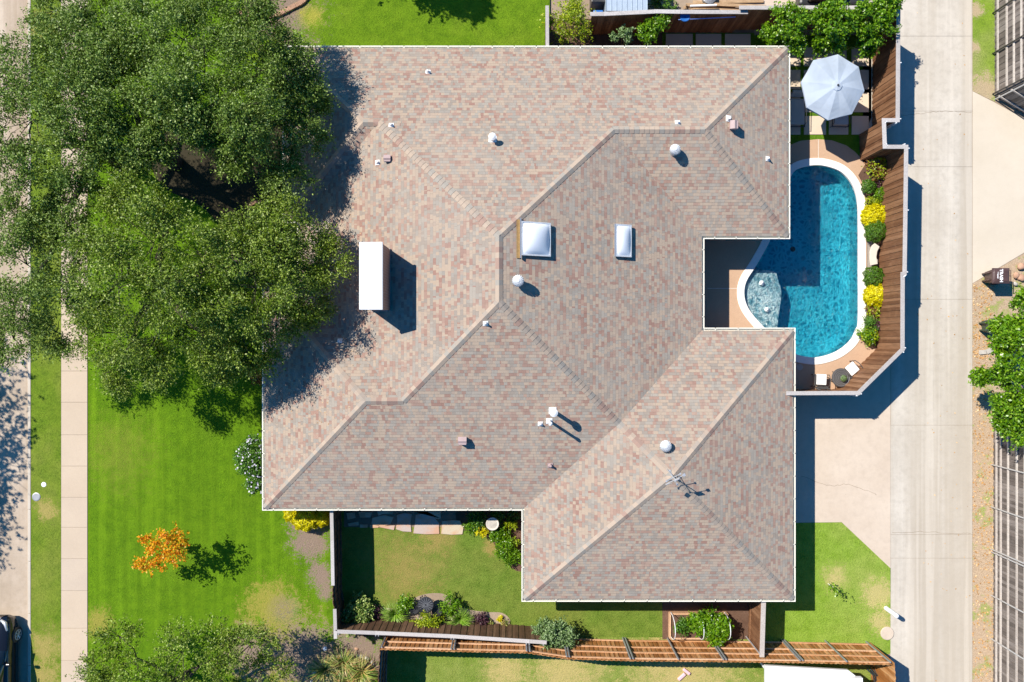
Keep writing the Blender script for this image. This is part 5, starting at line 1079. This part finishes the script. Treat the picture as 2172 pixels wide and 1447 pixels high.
# ------------------------------------------------------------------ dark car at the kerb
cc = P(1, 1299); cL, cW = 4.9, 1.92; car = thing('parked_car', 'shiny black car parked at the kerb, cut by the bottom left corner', 'car', (cc.x, cc.y - cL / 2, 0), group=None)
pm = NT('black_car_paint'); pm.fin((.008, .008, .010), .16, .5); pm.b.inputs['Coat Weight'].default_value = .6; pm.b.inputs['Coat Roughness'].default_value = .04
CX, CY = cc.x, cc.y
secs = [(0.0, .62, .30, .58), (-.10, .84, .26, .72), (-.45, .93, .24, .88), (-1.15, .955, .24, .99), (-1.55, .96, .24, 1.03), (-2.5, .96, .24, 1.03), (-3.6, .96, .24, 1.03), (-4.4, .94, .26, 1.02), (-4.85, .86, .30, .85), (-4.9, .7, .35, .6)]
vv = []; ff = []; NN_ = 14
for (y, hw, z0, z1) in secs:
    prof = [(-1, z0), (-1.0, z0 + .2), (-1, z0 + (z1 - z0) * .62), (-.97, z1 - .12), (-.86, z1 - .03), (-.5, z1 + .015), (0, z1 + .03), (.5, z1 + .015), (.86, z1 - .03), (.97, z1 - .12), (1, z0 + (z1 - z0) * .62), (1.0, z0 + .2), (1, z0), (0, z0)]
    vv += [(CX + hw * a_, CY + y, z) for a_, z in prof]
for s_ in range(len(secs) - 1):
    for k_ in range(NN_): k2 = (k_ + 1) % NN_; ff.append((s_ * NN_ + k_, s_ * NN_ + k2, (s_ + 1) * NN_ + k2, (s_ + 1) * NN_ + k_))
ff += [tuple(range(NN_)), tuple(reversed([(len(secs) - 1) * NN_ + k_ for k_ in range(NN_)]))]
mb = MB(); mb.add(vv, ff); bo_ = mb.build('body', pm.m, car, smooth=True)
gsec = [(-1.35, .80, 1.02), (-2.15, .66, 1.50), (-2.6, .64, 1.58), (-3.6, .64, 1.58), (-4.3, .66, 1.46), (-4.75, .78, 1.0)]
vv = []; ff = []
for (y, hw, z1) in gsec:
    for a_, z in ((-1.08, 1.0), (-1, z1 - .03), (-.7, z1), (0, z1 + .03), (.7, z1), (1, z1 - .03), (1.08, 1.0)): vv.append((CX + hw * a_ * (1.12 if z == 1.0 else 1), CY + y, z))
for s_ in range(len(gsec) - 1):
    for k_ in range(6): ff.append((s_ * 7 + k_, s_ * 7 + k_ + 1, (s_ + 1) * 7 + k_ + 1, (s_ + 1) * 7 + k_))
gm = NT('tinted_glass'); gm.fin((.01, .015, .02), .04, .9); mb = MB(); mb.add(vv, ff); mb.build('window_glass', gm.m, car, smooth=True)
vv = []
for (y, hw, z1) in gsec[1:5]:
    for a_, z in ((-1, z1 - .02), (-.7, z1 + .008), (0, z1 + .038), (.7, z1 + .008), (1, z1 - .02)): vv.append((CX + hw * a_, CY + y, z))
mb = MB(); mb.add(vv, [(s_ * 5 + k_, s_ * 5 + k_ + 1, (s_ + 1) * 5 + k_ + 1, (s_ + 1) * 5 + k_) for s_ in range(3) for k_ in range(4)]); mb.build('roof_panel', pm.m, car, smooth=True)
for sx in (-1, 1):
    for y in (-.88, -3.75):
        x = CX + sx * .90; w_ = MB().tube([(x - .11, CY + y, .34), (x + .11, CY + y, .34)], .34, 26).build('wheel', M['blackmetal'], car, bevel=.03); xo = x + sx * .115
        rm = MB(); 
        for k_ in range(7): a_ = k_ * .8976; rm.tube([(xo, CY + y, .34), (xo, CY + y + .21 * math.cos(a_), .34 + .21 * math.sin(a_))], .025, 5)
        rm.tube([(xo, CY + y + .22 * math.cos(q_ * .2618), .34 + .22 * math.sin(q_ * .2618)) for q_ in range(25)], .018, 5, cap=False); rm.build('rim', M['galv'], w_)
    mb = MB(); mb.box((CX + sx * 1.02, CY - 1.95, 1.05), (.20, .13, .14), 0); mb.build('wing_mirror', pm.m, car, bevel=.04)
    mb = MB(); mb.tube([(CX + sx * .50, CY - .10, .74), (CX + sx * .72, CY - .20, .80), (CX + sx * .86, CY - .52, .88)], [.05, .08, .04], 8); mb.build('headlight', M['galv'], car, smooth=True)
    MB().tube([(CX + sx * .70, CY - 2.2, 1.55), (CX + sx * .68, CY - 4.1, 1.55)], .02, 6).build('roof_rail', M['galv'], car)
MB().box((CX, CY - .06, .66), (.9, .10, .14)).build('grille', M['galv'], car, bevel=.03)

# ------------------------------------------------------------------ fallen leaves
n = 900; xs = RNG.uniform(2063, 2108, n); ysx = np.where(RNG.uniform(size=n) < .75, RNG.uniform(700, 1447, n), RNG.uniform(600, 760, n)); pts = np.array([P(a_, b_) for a_, b_ in zip(xs, ysx)]); pts[:, 2] = .02
o = leaves_obj('fallen_leaves', pts, RNG.normal(size=(n, 3)) * .25 + [0, 0, 1], .10, .6, M['fallen'], None); tag(o, 'scattered orange fallen leaves on the dry verge', 'leaves', kind='stuff')

# leaf litter and cracks
def litter(name, label, regions, n, size, mat, zf):
    pts = []
    for _ in range(n):
        x0, y0, x1, y1 = random.choice(regions); z = zf; p = P(random.uniform(x0, x1), random.uniform(y0, y1), 0 if zf is not None else 3.6)
        p.z = zf if zf is not None else rz_(p.x, p.y) + .012; pts.append(p[:])
    o = leaves_obj(name, pts, RNG.normal(size=(n, 3)) * .2 + [0, 0, 1], size, .6, mat, None); return tag(o, label, 'leaves', kind='stuff')
litter('leaf_litter', 'few scattered brown leaves on the alley concrete', [(1945, 0, 2055, 1447), (1960, 600, 2058, 1300)], 75, .075, M['fallen'], .02)
litter('roof_litter', 'small oak leaf litter on the shingles near the trees', [(660, 140, 800, 700), (700, 300, 860, 800), (580, 640, 760, 900)], 260, .05, M['fallen'], None)
crk = MB()
for path, z in (([(1905, 247), (1960, 240), (2010, 236), (2060, 240)], .0145), ([(1892, 1130), (1960, 1128), (2020, 1132), (2058, 1131)], .0145), ([(1700, 1010), (1760, 1030), (1800, 1028), (1860, 1050)], .0165)):
    pp = [P(*q) for q in spline(path, 8, closed=False)]; pp = [p + Vector((random.uniform(-.02, .02), random.uniform(-.03, .03), 0)) for p in pp]
    for A, B in zip(pp[:-1], pp[1:]): crk.seg(A, B, z - .002, z, .012)
tag(crk.build('cracks', M['soil']), kind='structure')
